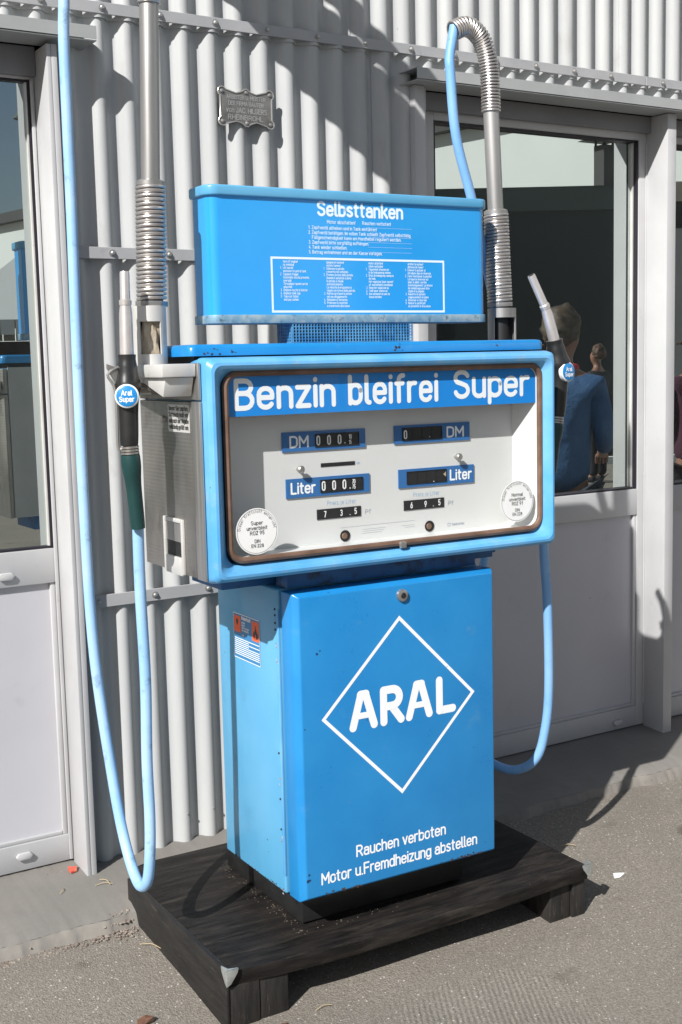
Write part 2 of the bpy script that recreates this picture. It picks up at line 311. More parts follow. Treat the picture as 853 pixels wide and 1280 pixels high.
# ------------------------------------------------------------------ stroke lettering (rounded grotesque)
def AR(cx, cy, rx, ry, a0, a1, n=7):
    return [(cx+rx*math.cos(R(a0+(a1-a0)*i/n)), cy+ry*math.sin(R(a0+(a1-a0)*i/n))) for i in range(n+1)]
X = .70
def bowl(x0, x1, y0, y1):
    r = (x1-x0)/2; ry = min(r, (y1-y0)/2); cx = (x0+x1)/2
    p = AR(cx, y1-ry, r, ry, 0, 180)+AR(cx, y0+ry, r, ry, 180, 360); return p+[p[0]]
G = {
 ' ': (.32, []),
 'A': (.62, [[(0, 0), (.31, 1), (.62, 0)], [(.11, .33), (.51, .33)]]),
 'B': (.52, [[(0, 0), (0, 1), (.27, 1)]+AR(.27, .77, .22, .23, 90, -90)+[(0, .54)], [(.27, .54)]+AR(.28, .27, .24, .27, 90, -90)+[(0, 0)]]),
 'C': (.52, [AR(.26, .74, .26, .26, 10, 180)+AR(.26, .26, .26, .26, 180, 350)]),
 'D': (.54, [[(0, 0), (0, 1), (.26, 1)]+AR(.26, .72, .28, .28, 90, 0)+AR(.26, .28, .28, .28, 0, -90)+[(0, 0)]]),
 'E': (.46, [[(.46, 1), (0, 1), (0, 0), (.46, 0)], [(0, .53), (.4, .53)]]),
 'F': (.46, [[(.46, 1), (0, 1), (0, 0)], [(0, .52), (.4, .52)]]),
 'G': (.54, [AR(.27, .74, .27, .26, 15, 180)+AR(.27, .26, .27, .26, 180, 360)+[(.54, .48), (.32, .48)]]),
 'H': (.54, [[(0, 0), (0, 1)], [(.54, 0), (.54, 1)], [(0, .52), (.54, .52)]]),
 'I': (.0, [[(0, 0), (0, 1)]]),
 'J': (.4, [[(.4, 1), (.4, .25)]+AR(.2, .22, .2, .22, 0, -170)]),
 'K': (.52, [[(0, 0), (0, 1)], [(.5, 1), (0, .42)], [(.16, .6), (.52, 0)]]),
 'L': (.42, [[(0, 1), (0, 0), (.42, 0)]]),
 'M': (.66, [[(0, 0), (0, 1), (.33, .35), (.66, 1), (.66, 0)]]),
 'N': (.54, [[(0, 0), (0, 1), (.54, 0), (.54, 1)]]),
 'O': (.54, [bowl(0, .54, 0, 1)]),
 'Q': (.54, [bowl(0, .54, 0, 1), [(.36, .18), (.54, 0)]]),
 'P': (.52, [[(0, 0), (0, 1), (.27, 1)]+AR(.27, .73, .25, .27, 90, -90)+[(0, .46)]]),
 'R': (.54, [[(0, 0), (0, 1), (.27, 1)]+AR(.27, .74, .25, .26, 90, -90)+[(0, .48)], [(.27, .48), (.54, 0)]]),
 'S': (.52, [AR(.26, .76, .25, .24, 20, 180, 8)+[(.02, .70), (.08, .60), (.26, .53), (.44, .44), (.5, .32)]+AR(.26, .25, .25, .25, 0, -165, 8)]),
 'T': (.52, [[(0, 1), (.52, 1)], [(.26, 1), (.26, 0)]]),
 'U': (.54, [[(0, 1)]+AR(.27, .27, .27, .27, 180, 360)+[(.54, 1)]]),
 'V': (.56, [[(0, 1), (.28, 0), (.56, 1)]]),
 'Z': (.5, [[(0, 1), (.5, 1), (0, 0), (.5, 0)]]),
 'a': (.44, [[(.04, .56)]+AR(.23, .48, .21, .22, 150, 0)+[(.44, 0)], [(.44, .41), (.2, .41)]+AR(.2, .205, .2, .205, 90, 270)+AR(.24, .205, .2, .205, 270, 355)]),
 'b': (.44, [[(0, 1), (0, 0)], bowl(0, .44, 0, X)]),
 'c': (.40, [AR(.21, X-.21, .21, .21, 20, 180)+AR(.21, .21, .21, .21, 180, 340)]),
 'd': (.44, [[(.44, 1), (.44, 0)], bowl(0, .44, 0, X)]),
 'e': (.44, [[(.02, .36), (.44, .36)]+AR(.22, X-.22, .22, .22, 0, 180)+AR(.22, .22, .22, .22, 180, 330)]),
 'f': (.30, [[(.30, 1), (.24, 1)]+AR(.26, .82, .16, .18, 95, 180)+[(.10, 0)], [(0, X), (.27, X)]]),
 'g': (.44, [bowl(0, .44, 0, X), [(.44, X), (.44, -.08)]+AR(.22, -.06, .22, .2, 0, -150)]),
 'h': (.42, [[(0, 0), (0, 1)], [(0, .45)]+AR(.21, X-.21, .21, .21, 180, 0)+[(.42, 0)]]),
 'i': (.0, [[(0, 0), (0, X)], [(0, .96), (0, .97)]]),
 'j': (.12, [[(.12, X), (.12, -.1)]+AR(0, -.1, .12, .12, 0, -90)]),
 'k': (.42, [[(0, 0), (0, 1)], [(.38, X), (0, .27)], [(.14, .42), (.42, 0)]]),
 'l': (.10, [[(0, 1), (0, .12)]+AR(.12, .12, .12, .12, 180, 270)]),
 'm': (.70, [[(0, 0), (0, X)], [(0, .45)]+AR(.175, X-.175, .175, .175, 180, 0)+[(.35, 0)], [(.35, .45)]+AR(.525, X-.175, .175, .175, 180, 0)+[(.70, 0)]]),
 'n': (.42, [[(0, 0), (0, X)], [(0, .45)]+AR(.21, X-.21, .21, .21, 180, 0)+[(.42, 0)]]),
 'o': (.44, [bowl(0, .44, 0, X)]),
 'p': (.44, [[(0, X), (0, -.27)], bowl(0, .44, 0, X)]),
 'q': (.44, [[(.44, X), (.44, -.27)], bowl(0, .44, 0, X)]),
 'r': (.28, [[(0, 0), (0, X)], [(0, .45)]+AR(.22, X-.22, .22, .22, 180, 75)]),
 's': (.38, [AR(.19, .53, .18, .17, 30, 180)+[(.03, .46), (.19, .37), (.35, .26)]+AR(.19, .17, .19, .17, 0, -155)]),
 't': (.28, [[(.1, .95), (.1, .14)]+AR(.24, .14, .14, .14, 180, 265), [(0, X), (.27, X)]]),
 'u': (.42, [[(0, X)]+AR(.21, .21, .21, .21, 180, 360)+[(.42, X)], [(.42, .3), (.42, 0)]]),
 'v': (.42, [[(0, X), (.21, 0), (.42, X)]]),
 'w': (.62, [[(0, X), (.155, 0), (.31, X), (.465, 0), (.62, X)]]),
 'x': (.4, [[(0, X), (.4, 0)], [(.4, X), (0, 0)]]),
 'y': (.42, [[(0, X), (.21, 0)], [(.42, X), (.13, -.27)]]),
 'z': (.4, [[(0, X), (.4, X), (0, 0), (.4, 0)]]),
 'ä': None, 'ö': None, 'ü': None,
 'ß': (.44, [[(0, 0), (0, .8)]+AR(.2, .8, .2, .2, 180, 0)+[(.28, .58)]+AR(.24, .27, .2, .27, 80, -110)]),
 '.': (.04, [[(0, 0), (.01, 0)]]), ',': (.04, [[(.02, 0), (0, -.14)]]), '!': (.04, [[(0, 1), (0, .3)], [(0, 0), (0, .01)]]),
 '-': (.3, [[(0, .38), (.3, .38)]]), '/': (.3, [[(0, 0), (.3, 1)]]), "'": (.02, [[(0, 1), (0, .8)]]),
 '0': (.44, [bowl(0, .44, 0, 1)]), '1': (.3, [[(.05, .78), (.25, 1), (.25, 0)]]),
 '2': (.44, [AR(.22, .78, .22, .22, 165, -20)+[(0, 0), (.44, 0)]]),
 '3': (.44, [AR(.22, .77, .2, .23, 150, -80), AR(.22, .27, .22, .27, 85, -150)]),
 '4': (.46, [[(.28, 1), (0, .25), (.46, .25)], [(.34, .5), (.34, 0)]]),
 '5': (.44, [[(.42, 1), (.05, 1), (.03, .52), (.2, .62)]+AR(.22, .31, .22, .31, 80, -150)]),
 '6': (.44, [[(.3, 1), (.04, .5)], bowl(0, .44, 0, .62)]),
 '7': (.44, [[(0, 1), (.44, 1), (.14, 0)]]),
 '8': (.44, [bowl(.03, .41, .52, 1), bowl(0, .44, 0, .52)]),
 '9': (.44, [[(.14, 0), (.40, .5)], bowl(0, .44, .38, 1)]),
}
for k_, base in (('ä', 'a'), ('ö', 'o'), ('ü', 'u')):
    G[k_] = (G[base][0], G[base][1]+[[(.1, .93), (.1, .94)], [(.32, .93), (.32, .94)]])
class TX:
    """flat raised lettering: every stroke a ribbon with round caps, each a hair above the one before"""
    def __init__(s, o, ux, uz, nrm): s.o = Vector(o); s.ux = Vector(ux); s.uz = Vector(uz); s.n = Vector(nrm); s.mb = MB(); s.k = 0
    def pt(s, x, z, l=0.): return s.o+s.ux*x+s.uz*z+s.n*(.0004+l)
    def ribbon(s, P, r, lift, cap=5):
        if len(P) < 2: return
        left = []; right = []; n = len(P)
        for i in range(n):
            a = P[max(i-1, 0)]; c = P[min(i+1, n-1)]; dx, dz = c[0]-a[0], c[1]-a[1]; l = math.hypot(dx, dz) or 1
            nx, nz = -dz/l*r, dx/l*r; left.append((P[i][0]+nx, P[i][1]+nz)); right.append((P[i][0]-nx, P[i][1]-nz))
        vs = [s.pt(*q, lift) for q in left]+[s.pt(*q, lift) for q in right]
        fs = [(i+1, i, n+i, n+i+1) for i in range(n-1)]
        for end in (0, 1):
            c = P[-1] if end else P[0]; b_ = P[-2] if end else P[1]
            a0 = math.atan2(c[1]-b_[1], c[0]-b_[0]); base = len(vs)
            arc = [s.pt(c[0]+r*math.cos(a0-math.pi/2+math.pi*k/cap), c[1]+r*math.sin(a0-math.pi/2+math.pi*k/cap), lift) for k in range(cap+1)]
            vs += arc; fs.append(tuple(range(base, base+cap+1)))
        s.mb.add(vs, fs)
    def stroke(s, P, r, cap=5):
        Q = [P[0]]
        for p in P[1:]:
            if math.hypot(p[0]-Q[-1][0], p[1]-Q[-1][1]) > 1e-6: Q.append(p)
        seg = [Q[0]]
        for i in range(1, len(Q)):
            seg.append(Q[i])
            if i < len(Q)-1:
                a = math.atan2(Q[i][1]-Q[i-1][1], Q[i][0]-Q[i-1][0]); b_ = math.atan2(Q[i+1][1]-Q[i][1], Q[i+1][0]-Q[i][0])
                if abs((b_-a+math.pi) % (2*math.pi)-math.pi) > R(32):
                    s.ribbon(seg, r, s.k*.00007, cap); s.k = (s.k+1) % 6; seg = [Q[i]]
        s.ribbon(seg, r, s.k*.00007, cap); s.k = (s.k+1) % 6
    def width(s, t, gap): return sum((G.get(c) or G['o'])[0]+(gap if c != ' ' else 0) for c in t)-gap
    def text(s, t, x0, z0, cap, r, x1=None, gap=.2, cseg=5, align=0, sx=None):
        W = s.width(t, gap)*cap
        kx = (x1-x0)/W if x1 is not None else (sx or 1.)
        x = x0 - (W*kx*align)
        for c in t:
            wd, st = G.get(c) or G['o']
            for q in st: s.stroke([(x+p[0]*cap*kx, z0+p[1]*cap) for p in q], r, cseg)
            x += (wd+(gap if c != ' ' else 0))*cap*kx
        return s
    def rect(s, x0, x1, z0, z1, lift=0.): s.mb.add([s.pt(x0, z0, lift), s.pt(x1, z0, lift), s.pt(x1, z1, lift), s.pt(x0, z1, lift)], [(0, 1, 2, 3)]); return s
    def poly(s, pts, lift=0.): s.mb.add([s.pt(*p, lift) for p in pts], [tuple(range(len(pts)))]); return s
    def disc(s, cx, cz, r, lift=0., n=32): return s.poly([(cx+r*math.cos(2*math.pi*k/n), cz+r*math.sin(2*math.pi*k/n)) for k in range(n)], lift)
    def ring(s, cx, cz, r, w_, lift=0., n=40):
        vs = []; fs = []
        for k in range(n):
            a = 2*math.pi*k/n
            vs += [s.pt(cx+(r-w_)*math.cos(a), cz+(r-w_)*math.sin(a), lift), s.pt(cx+r*math.cos(a), cz+r*math.sin(a), lift)]
        for k in range(n): j = (k+1) % n; fs.append((2*k, 2*k+1, 2*j+1, 2*j))
        s.mb.add(vs, fs); return s
    def frame(s, x0, x1, z0, z1, t):
        s.rect(x0, x1, z1-t, z1); s.rect(x0, x1, z0, z0+t); s.rect(x0, x0+t, z0+t, z1-t); s.rect(x1-t, x1, z0+t, z1-t); return s
    def build(s, name, m, parent, off=None): return s.mb.build(name, m, parent, smooth=0, off=off)

# ================================================================== SETTING: ground
def gz(y):
    K = [(-200, -.03), (-1.6, -.03), (-.95, 0.), (-.6, .026), (-.37, .043), (-.25, .05), (1, .03), (200, .03)]
    for (a, za), (b_, zb) in zip(K, K[1:]):
        if y <= b_: return za+(zb-za)*(y-a)/(b_-a)
    return .03
xs = [-200, -30, -6]+[-2+i*.05 for i in range(121)]+[6, 30, 200]
ys = [-200, -40, -12, -5, -2.4]+[-1.7+i*.05 for i in range(32)]+[.2, 1, 30, 200]
g = MB(); vs = []
for y in ys:
    for x in xs:
        near = 1 if (-2.1 < x < 4.1 and -1.75 < y < 0) else 0
        vs.append((x, y, gz(y)+near*(.003*math.sin(x*9+y*5)*math.sin(y*7-x*3)+random.uniform(-.0008, .0008))))
nx = len(xs); g.add(vs, [(j*nx+i, j*nx+i+1, (j+1)*nx+i+1, (j+1)*nx+i) for j in range(len(ys)-1) for i in range(nx-1)])
tag(g.build('asphalt_ground', 'asphalt'), kind='structure')
# concrete apron along the foot of the wall with a broken front edge
ap = MB(); ed = MB(); xa = [-4+i*.01 for i in range(1001)]
prof = [(-.335, .076), (-.30, .090), (-.22, .096), (-.10, .105), (.06, .116), (.3, .118)]
rnd = random.Random(3); ja = [0.]*len(xa); a_ = 0
for i in range(len(xa)): a_ = a_*.93+rnd.uniform(-.0035, .0035); ja[i] = a_
vs = []; 
for i, x in enumerate(xa):
    for k, (y, z) in enumerate(prof): vs.append((x, y+(ja[i] if k < 2 else 0), z+(rnd.uniform(-.001, .001) if k < 5 else 0)))
n_ = len(prof); ap.add(vs, [(i*n_+k, (i+1)*n_+k, (i+1)*n_+k+1, i*n_+k+1) for i in range(len(xa)-1) for k in range(n_-1)])
tag(ap.build('concrete_apron', 'concrete', smooth=60), kind='structure')
vs = []
for i, x in enumerate(xa):
    y = prof[0][0]+ja[i]; d = .013+.007*math.sin(x*5.3)*math.sin(x*2.1+1)+rnd.uniform(-.0018, .0018)
    vs += [(x, y, .0755), (x, y-d*.45, .068+rnd.uniform(-.0015, .0015)), (x, y-d, .056+rnd.uniform(-.0015, .0015)), (x, y-d-.010, .034)]
ed.add(vs, [(i*4+k+1, (i+1)*4+k+1, (i+1)*4+k, i*4+k) for i in range(len(xa)-1) for k in range(3)])
tag(ed.build('apron_edge', 'broken', smooth=80), kind='structure')

# ================================================================== BUILDING
bld = empty('workshop_building', (0, 0, 0), 0, 'grey corrugated metal workshop front with glazed doors behind the fuel pump', 'building')
P0, PITCH, AMP, YM = .4415, .0887, .0136, -.0132
def prof_y(x):
    t = ((x-P0)/PITCH) % 1.0                   # 0 = groove
    c = math.cos(2*math.pi*t)
    return YM+AMP*math.copysign(abs(c)**.8, c)   # groove deeper (+y), ridge forward (-y)
def sheet(x0, x1, z0, z1, dy=0., phase=0., name='corrugated_sheet'):
    m_ = MB(); n = max(4, int((x1-x0)/PITCH*16)); vs = []
    zs = [z0, z1]
    for z in zs:
        for i in range(n+1):
            x = x0+(x1-x0)*i/n; vs.append((x, prof_y(x+phase)+dy, z))
    fs = [(i, i+1, n+1+i+1, n+1+i) for i in range(n)]
    # sheet thickness: back side
    off_ = len(vs); 
    for z in zs:
        for i in range(n+1):
            x = x0+(x1-x0)*i/n; vs.append((x, prof_y(x+phase)+dy+.0012, z))
    fs += [(off_+i+1, off_+i, off_+n+1+i, off_+n+2+i) for i in range(n)]
    fs += [(i+1, i, off_+i, off_+i+1) for i in range(n)] + [(n+1+i, n+2+i, off_+n+2+i, off_+n+1+i) for i in range(n)]
    fs += [(0, n+1, off_+n+1, off_), (n, off_+n, off_+2*n+1, 2*n+1)]
    m_.add(vs, fs); return m_.build(name, 'wall', bld, smooth=60)
# three tiers of sheets, lapped under the strips
for z0, z1, dy in ((.062, .915, -.0), (.895, 1.93, -.0026), (1.912, 2.60, -.0052)):
    sheet(-.28, .822, z0, z1, dy); sheet(.800, .99, z0, z1, dy-.0028)
for x0, x1 in ((-3.4, -.262), (.972, 2.2), (2.18, 5.2)): sheet(x0, x1, 2.502, 2.60, -.0052)
for i, (x0, x1) in enumerate(((-3.4, -.47), (-.49, .72), (.70, 1.9), (1.88, 3.2), (3.18, 5.2))): sheet(x0, x1, 2.580, 4.2, -.008-.0026*(i % 2))
sheet(-3.4, -2.25, .062, 2.49); sheet(3.6, 5.2, .062, 2.49)
scr_me = None
def screw(x, y, z, parent):
    global scr_me
    if scr_me is None:
        s_ = MB(); s_.tube([(0, 0, 0), (0, -.0015, 0)], .0105, 14); s_.tube([(0, -.0015, 0), (0, -.0065, 0), (0, -.0085, 0)], [.0072, .0066, .004], 10)
        o = s_.build('screw', 'galv', parent); scr_me = o.data
    else:
        o = bpy.data.objects.new('screw', scr_me); COL.objects.link(o); o.parent = parent
    o.location = (x, y, z)
def strip(x0, x1, z0, z1, screws, yb=-.0275):
    m_ = MB(); m_.box(x0, x1, yb-.0065, yb, z0, z1); o = m_.build('metal_strip', 'strip', bld, bevel=.001, seg=1)
    for x in screws: screw(x, yb-.0065, (z0+z1)/2, o)
step = PITCH*2
strip(-3.4, -.012, 2.5895, 2.622, [-.126-step*k for k in range(0, 5)], -.033)
strip(-.010, 2.0, 2.5895, 2.622, [.051+step*k for k in range(0, 11)], -.033)
strip(2.003, 5.2, 2.5895, 2.622, [2.09+step*k for k in range(0, 12)], -.033)
strip(-.232, .985, 1.908, 1.9415, [-.126+step*k for k in range(0, 7)], -.0305)
strip(-.243, .985, .8915, .9285, [-.215+step*k for k in range(0, 7)], -.028)
# small rivets low on the sheets
for x, z in ((.045, .20), (.135, .20), (-.04, .075), (.095, .075)):
    s_ = MB(); s_.tube([(x, -.026, z), (x, -.031, z)], [.004, .003], 8); s_.build('rivet', 'galv', bld)

def bar(name, x0, x1, y0, y1, z0, z1, m='frame', bev=.002, parent=None):
    return MB().box(x0, x1, y0, y1, z0, z1).build(name, m, parent or bld, bevel=bev)
# ---- left glazed door leaf
def door_bay(x0, x1, edge_l, edge_r, gy=.076):
    """glazed bay between x0 and x1: pane, frame, panel"""
    root_name = 'glazed_door'
    fr = MB(); gl0, gl1 = x0+edge_l, x1-edge_r
    # stiles and rails as one welded frame
    fr.box(x0, gl0, .030, .10, .119, 2.47); fr.box(gl1, x1, .030, .10, .119, 2.47)
    fr.box(gl0, gl1, .0302, .0998, 2.405, 2.4698); fr.box(gl0, gl1, .0302, .0998, .972, 1.074); fr.box(gl0, gl1, .0302, .0998, .1192, .200)
    d = fr.build(root_name, 'frame', bld, bevel=.0025)
    MB().box(gl0-.003, gl1+.003, .046, .062, .198, .974).build('door_panel', 'panel', d)
    # raised lips around the panel
    lp = MB(); lp.box(gl1-.016, gl1-.001, .036, .052, .2005, .9715); lp.box(gl0+.001, gl0+.016, .036, .052, .2005, .9715); lp.box(gl0+.017, gl1-.017, .036, .052, .2005, .212)
    lp.build('panel_bead', 'frame', d, bevel=.002)
    MB().box(gl0-.003, gl1+.003, gy, gy+.008, 1.070, 2.409).build('window_pane', 'glass', d, smooth=0)
    rb = MB()
    for a, b_ in ((gl0+.0005, gl0+.008), (gl1-.008, gl1-.0005)): rb.box(a, b_, .0345, gy+.0005, 1.0745, 2.4045)
    rb.box(gl0+.009, gl1-.009, .038, gy+.0005, 1.0745, 1.081); rb.box(gl0+.009, gl1-.009, .038, gy+.0005, 2.398, 2.4045)
    rb.build('rubber_seal', 'rubber', d)
    for a, b_ in ((gl1-.013, gl1-.0085), (gl0+.0085, gl0+.013)): MB().box(a, b_, gy-.012, gy+.0004, 1.0815, 2.3975).build('glazing_bead', 'alu', d)
    return d
ld = door_bay(-1.35, -.300, .09, .022, .050)
rd = door_bay(1.0, 2.116, .076, .077, .062)
rd2 = door_bay(2.135, 3.2, .05, .06)
# steps in the stiles
bar('frame_stile', -.3245, -.3135, .024, .0295, .122, 2.40, parent=ld)
bar('frame_stile', 2.070, 2.084, .024, .0295, .205, 2.40, parent=rd)
bar('frame_stile', 1.008, 1.020, .024, .0295, .205, 2.40, parent=rd)
bar('center_stile', -.90, -.82, .022, .0295, .12, 2.40, parent=ld)
def cap(x, z, parent):
    m_ = MB(); pts = [(x-.026, z), (x-.017, z+.011), (x+.017, z+.011), (x+.026, z), (x+.017, z-.011), (x-.017, z-.011)]
    m_.prism([(p[0], .030, p[1]) for p in pts], (0, -.012, 0)); m_.build('drain_cap', 'frame', parent, bevel=.003)
cap(-.471, 1.005, ld); cap(-.463, .165, ld); cap(1.935, .148, rd); cap(2.33, .148, rd2)
# jambs and posts
bar('jamb_post', -.3115, -.2985, -.088, .0295, .100, 2.478); bar('jamb_flange', -.298, -.2815, -.0885, -.082, .100, 2.4785)
bar('jamb_flange', -.283, -.2815, -.0815, -.010, .1, 2.478, bev=0)
bar('window_jamb', .935, .9765, -.060, .030, .100, 2.490); bar('window_jamb', .978, .999, -.035, .0295, .1002, 2.4898)
bar('window_post', 2.0755, 2.122, -.080, .0292, .095, 2.489, bev=.003); bar('window_post', 3.21, 3.26, -.08, .03, .095, 2.489, bev=.003)
bar('window_jamb', 3.28, 3.62, -.03, .03, .1, 2.489)
bar('door_header', 1.0, 3.2, .004, .0296, 2.43, 2.4885, 'header'); bar('door_header', -1.35, -.3125, .004, .0296, 2.41, 2.4885, 'header')
bar('door_header', -2.25, -1.36, -.03, .03, .1, 2.4888, 'frame')
# lintel flashings: front lip and soffit
def lintel(x0, x1):
    m_ = MB(); m_.box(x0, x1, -.122, -.1195, 2.496, 2.531); m_.box(x0, x1, -.1193, .0, 2.5285, 2.531); m_.box(x0+.001, x1, -.1193, .0, 2.4912, 2.494)
    o = m_.build('lintel_flashing', 'lintel', bld)
    return o
lintel(.903, 3.4); lintel(-2.4, -.1775)
# body behind the cladding
bar('building_body', -3.4, 5.2, .102, 5, .02, 4.2, 'interior', 0); bar('roof_slab', -3.6, 5.4, .0, 5.2, 4.203, 4.45, 'roof_dark', 0)

# ---- cast plaque on the corrugation
pq = empty('wall_plaque', (.3235, -.040, 2.368), 0, 'small cast metal maker plaque with raised lettering screwed to the corrugated wall', 'plaque')
hw, hh = .078, .040
out = []
def lobe(cx, cz, r, a0, a1, n=7): out.extend((cx+r*math.cos(R(a0+(a1-a0)*k/n)), cz+r*math.sin(R(a0+(a1-a0)*k/n))) for k in range(n+1))
lobe(hw+.004, hh+.004, .014, -60, 150); out += [(.035, hh+.002), (.02, hh+.006)]; lobe(0, hh+.005, .011, 30, 150, 5); out += [(-.02, hh+.006), (-.035, hh+.002)]
lobe(-hw-.004, hh+.004, .014, 30, 240); lobe(-hw-.004, -hh-.004, .014, 120, 330); out += [(-.035, -hh-.002), (-.02, -hh-.006)]; lobe(0, -hh-.005, .011, 210, 330, 5); out += [(.02, -hh-.006), (.035, -hh-.002)]
lobe(hw+.004, -hh-.004, .014, 210, 420)
PR = Matrix.Rotation(R(-1.0), 3, 'Y')
MB().prism([(p[0], .006, p[1]) for p in out], (0, -.006, 0)).build('plate', 'plaque', pq, bevel=.0015)
rim = MB(); rim.tube([(p[0]*.985, -.0005, p[1]*.98) for p in out], .0022, 6, closed=True); rim.build('raised_rim', 'plaque_raised', pq)
t = TX((0, -.0002, 0), (1, 0, 0), (0, 0, 1), (0, -1, 0))
t.text('ARBEITER U. MEISTER', -.066, .024, .0105, .0011, .066); t.text('DER FIRMA BAUTEN', -.060, .006, .0105, .0011, .058); t.text('von JAC. HILGERS', -.068, -.015, .0135, .0013, .070); t.text('RHEINBROHL', -.062, -.036, .0135, .0013, .056)
t.mb.build('lettering', 'plaque_raised', pq, smooth=0)
for x, z in ((hw+.004, hh+.004), (-hw-.004, hh+.004), (-hw-.004, -hh-.004), (hw+.004, -hh-.004), (0, hh+.005), (0, -hh-.005)):
    MB().tube([(x, 0, z), (x, -.004, z), (x, -.006, z)], [.0062, .0055, .002], 10).build('screw', 'galv', pq)

# ---- unseen board, added and shaped to cast the diagonal shadow on the wall
ps = empty('unseen_board', (-.1, -.05, 3.0), 0, 'blank unseen board above the plaque, added to cast the diagonal wall shadow', 'sign')
MB().prism([(0, -.03, .015), (0, -.70, .015), (0, -.70, .30), (0, -.55, .34), (0, -.03, .32)], (.03, 0, 0)).build('board', 'canvas', ps)
MB().prism([(0, .04, .40), (0, -.72, .36), (0, -.72, .44), (0, .04, .50)], (.03, 0, 0)).build('bracket', 'strip', ps)
s_ = MB(); s_.box(.005, .025, -.70, -.68, .301, .359); s_.build('hanger', 'strip', ps); MB().box(.005, .025, -.04, .04, .10, .14).build('hanger', 'strip', ps)

# ================================================================== PUMP
TH = -.02
def PW(x, y, z):
    c, s_ = math.cos(TH), math.sin(TH); dx, dy = x-.4, y+.7
    return Vector((.4+c*dx-s_*dy, -.7+s_*dx+c*dy, z))
PO = Vector((.265, -.66, .149))
pump = empty('fuel_pump', PW(*PO), TH, 'tall blue two-nozzle self-service fuel pump on a black wooden platform', 'fuel pump')
def pb(mb, name, m, parent=None, **k): return mb.build(name, m, parent or pump, off=PO, **k)
def ptx(o, ux=(1, 0, 0), uz=(0, 0, 1), n=(0, -1, 0)): return TX(o, ux, uz, n)
def tb(t_, name, m, parent): return t_.mb.build(name, m, parent, smooth=0, off=PO)
# lid of the head
lid = MB(); q = rrect(-.270, .786, -.864, -.545, .02, 4)
n_ = len(q); prof2 = [(0, 1.6185), (.0, 1.636), (.004, 1.6435), (.012, 1.6455)]
def ins(p, d): return (.235+(p[0]-.235)*(1-d/.55), -.705+(p[1]+.705)*(1-d/.16))
vs = []
for d, z in prof2: vs += [(*ins(p, d), z) for p in q]
lid.add(vs, [(a*n_+i, a*n_+(i+1) % n_, (a+1)*n_+(i+1) % n_, (a+1)*n_+i) for a in range(3) for i in range(n_)]+[tuple(range(n_))[::-1], tuple(range(3*n_, 4*n_))])
lid_ob = pb(lid, 'lid', 'blue', smooth=50)
# plinth, body, door
pb(MB().box(.012, .525, -.812, -.36, .151, .252), 'plinth', 'black', bevel=.003)
body = pb(MB().box(-.044, .573, -.832, -.480, .252, 1.043), 'cabinet_body', 'blue_sunlit', bevel=.006, seg=3)
pb(MB().box(-.0445, -.0385, -.8325, -.8225, .30, .99), 'corner_seam', 'blue_faded', body, bevel=.001)
for z in (.99, .975, .955, .938, .50, .42, .62): 
    pb(MB().tube([(-.0435, -.818, z), (-.0465, -.818, z)], [.0035, .002], 8), 'screw', 'seam', body)
pb(MB().box(-.028, .560, -.8415, -.832, .262, 1.030), 'door_seal', 'seam', body)
door = MB()
fx0, fx1, fz0, fz1, bx0, bx1 = -.026, .562, .258, 1.034, -.040, .571
ring1 = [(bx0, -.843, fz0-.006), (bx1, -.843, fz0-.006), (bx1, -.843, fz1+.006), (bx0, -.843, fz1+.006)]
ring2 = [(bx0, -.896, fz0-.006), (bx1, -.896, fz0-.006), (bx1, -.896, fz1+.006), (bx0, -.896, fz1+.006)]
ring3 = [(fx0, -.912, fz0+.004), (fx1, -.912, fz0+.004), (fx1, -.912, fz1-.004), (fx0, -.912, fz1-.004)]
door.add(ring1+ring2+ring3, [(3, 2, 1, 0)]+[(a*4+i, a*4+(i+1) % 4, a*4+4+(i+1) % 4, a*4+4+i) for a in (0, 1) for i in range(4)]+[(8, 9, 10, 11)])
dr = pb(door, 'cabinet_door', 'blue', bevel=.0035, seg=3)
# lock
pb(MB().tube([(.272, -.9115, 1.003), (.272, -.919, 1.003), (.272, -.921, 1.003)], [.0165, .0155, .012], 20), 'lock', 'steel', dr)
pb(MB().tube([(.272, -.9205, 1.003), (.272, -.9235, 1.003)], [.008, .0065], 14), 'lock_core', 'seam', dr)
# diamond and brand lettering
t = ptx((0, -.912, 0)); cx, cz, rr = .2635, .7155, .2355
for a, b_ in (((0, 1), (1, 0)), ((1, 0), (0, -1)), ((0, -1), (-1, 0)), ((-1, 0), (0, 1))):
    o_ = [(cx+a[0]*rr, cz+a[1]*rr), (cx+b_[0]*rr, cz+b_[1]*rr), (cx+b_[0]*(rr-.0125), cz+b_[1]*(rr-.0125)), (cx+a[0]*(rr-.0125), cz+a[1]*(rr-.0125))]
    t.poly(o_[::-1] if ((o_[1][0]-o_[0][0])*(o_[2][1]-o_[0][1])-(o_[1][1]-o_[0][1])*(o_[2][0]-o_[0][0])) < 0 else o_)
tb(t, 'diamond_outline', 'white_print', dr)
t = ptx((0, -.912, 0)); zb = .680; h_ = .0825; sr = .0107
def logoA(x0, x1):
    xm = (x0+x1)/2
    t.stroke([(x0, zb), (xm-.007, zb+h_)], sr, 10); t.stroke([(xm+.007, zb+h_), (x1, zb)], sr, 10); t.stroke([(xm-.008, zb+h_), (xm+.008, zb+h_)], sr, 10)
    t.stroke([(x0+.014, zb+.028), (x1-.014, zb+.028)], sr*.75, 8)
logoA(.119, .182)
t.stroke([(.211, zb), (.211, zb+h_)], sr, 10)
t.stroke([(.211, zb+h_), (.238, zb+h_)]+AR(.238, zb+h_-.0215, .0215, .0215, 90, -90, 14)+[(.211, zb+h_-.043)], sr, 10); t.stroke([(.236, zb+.038), (.264, zb)], sr, 10)
logoA(.289, .352)
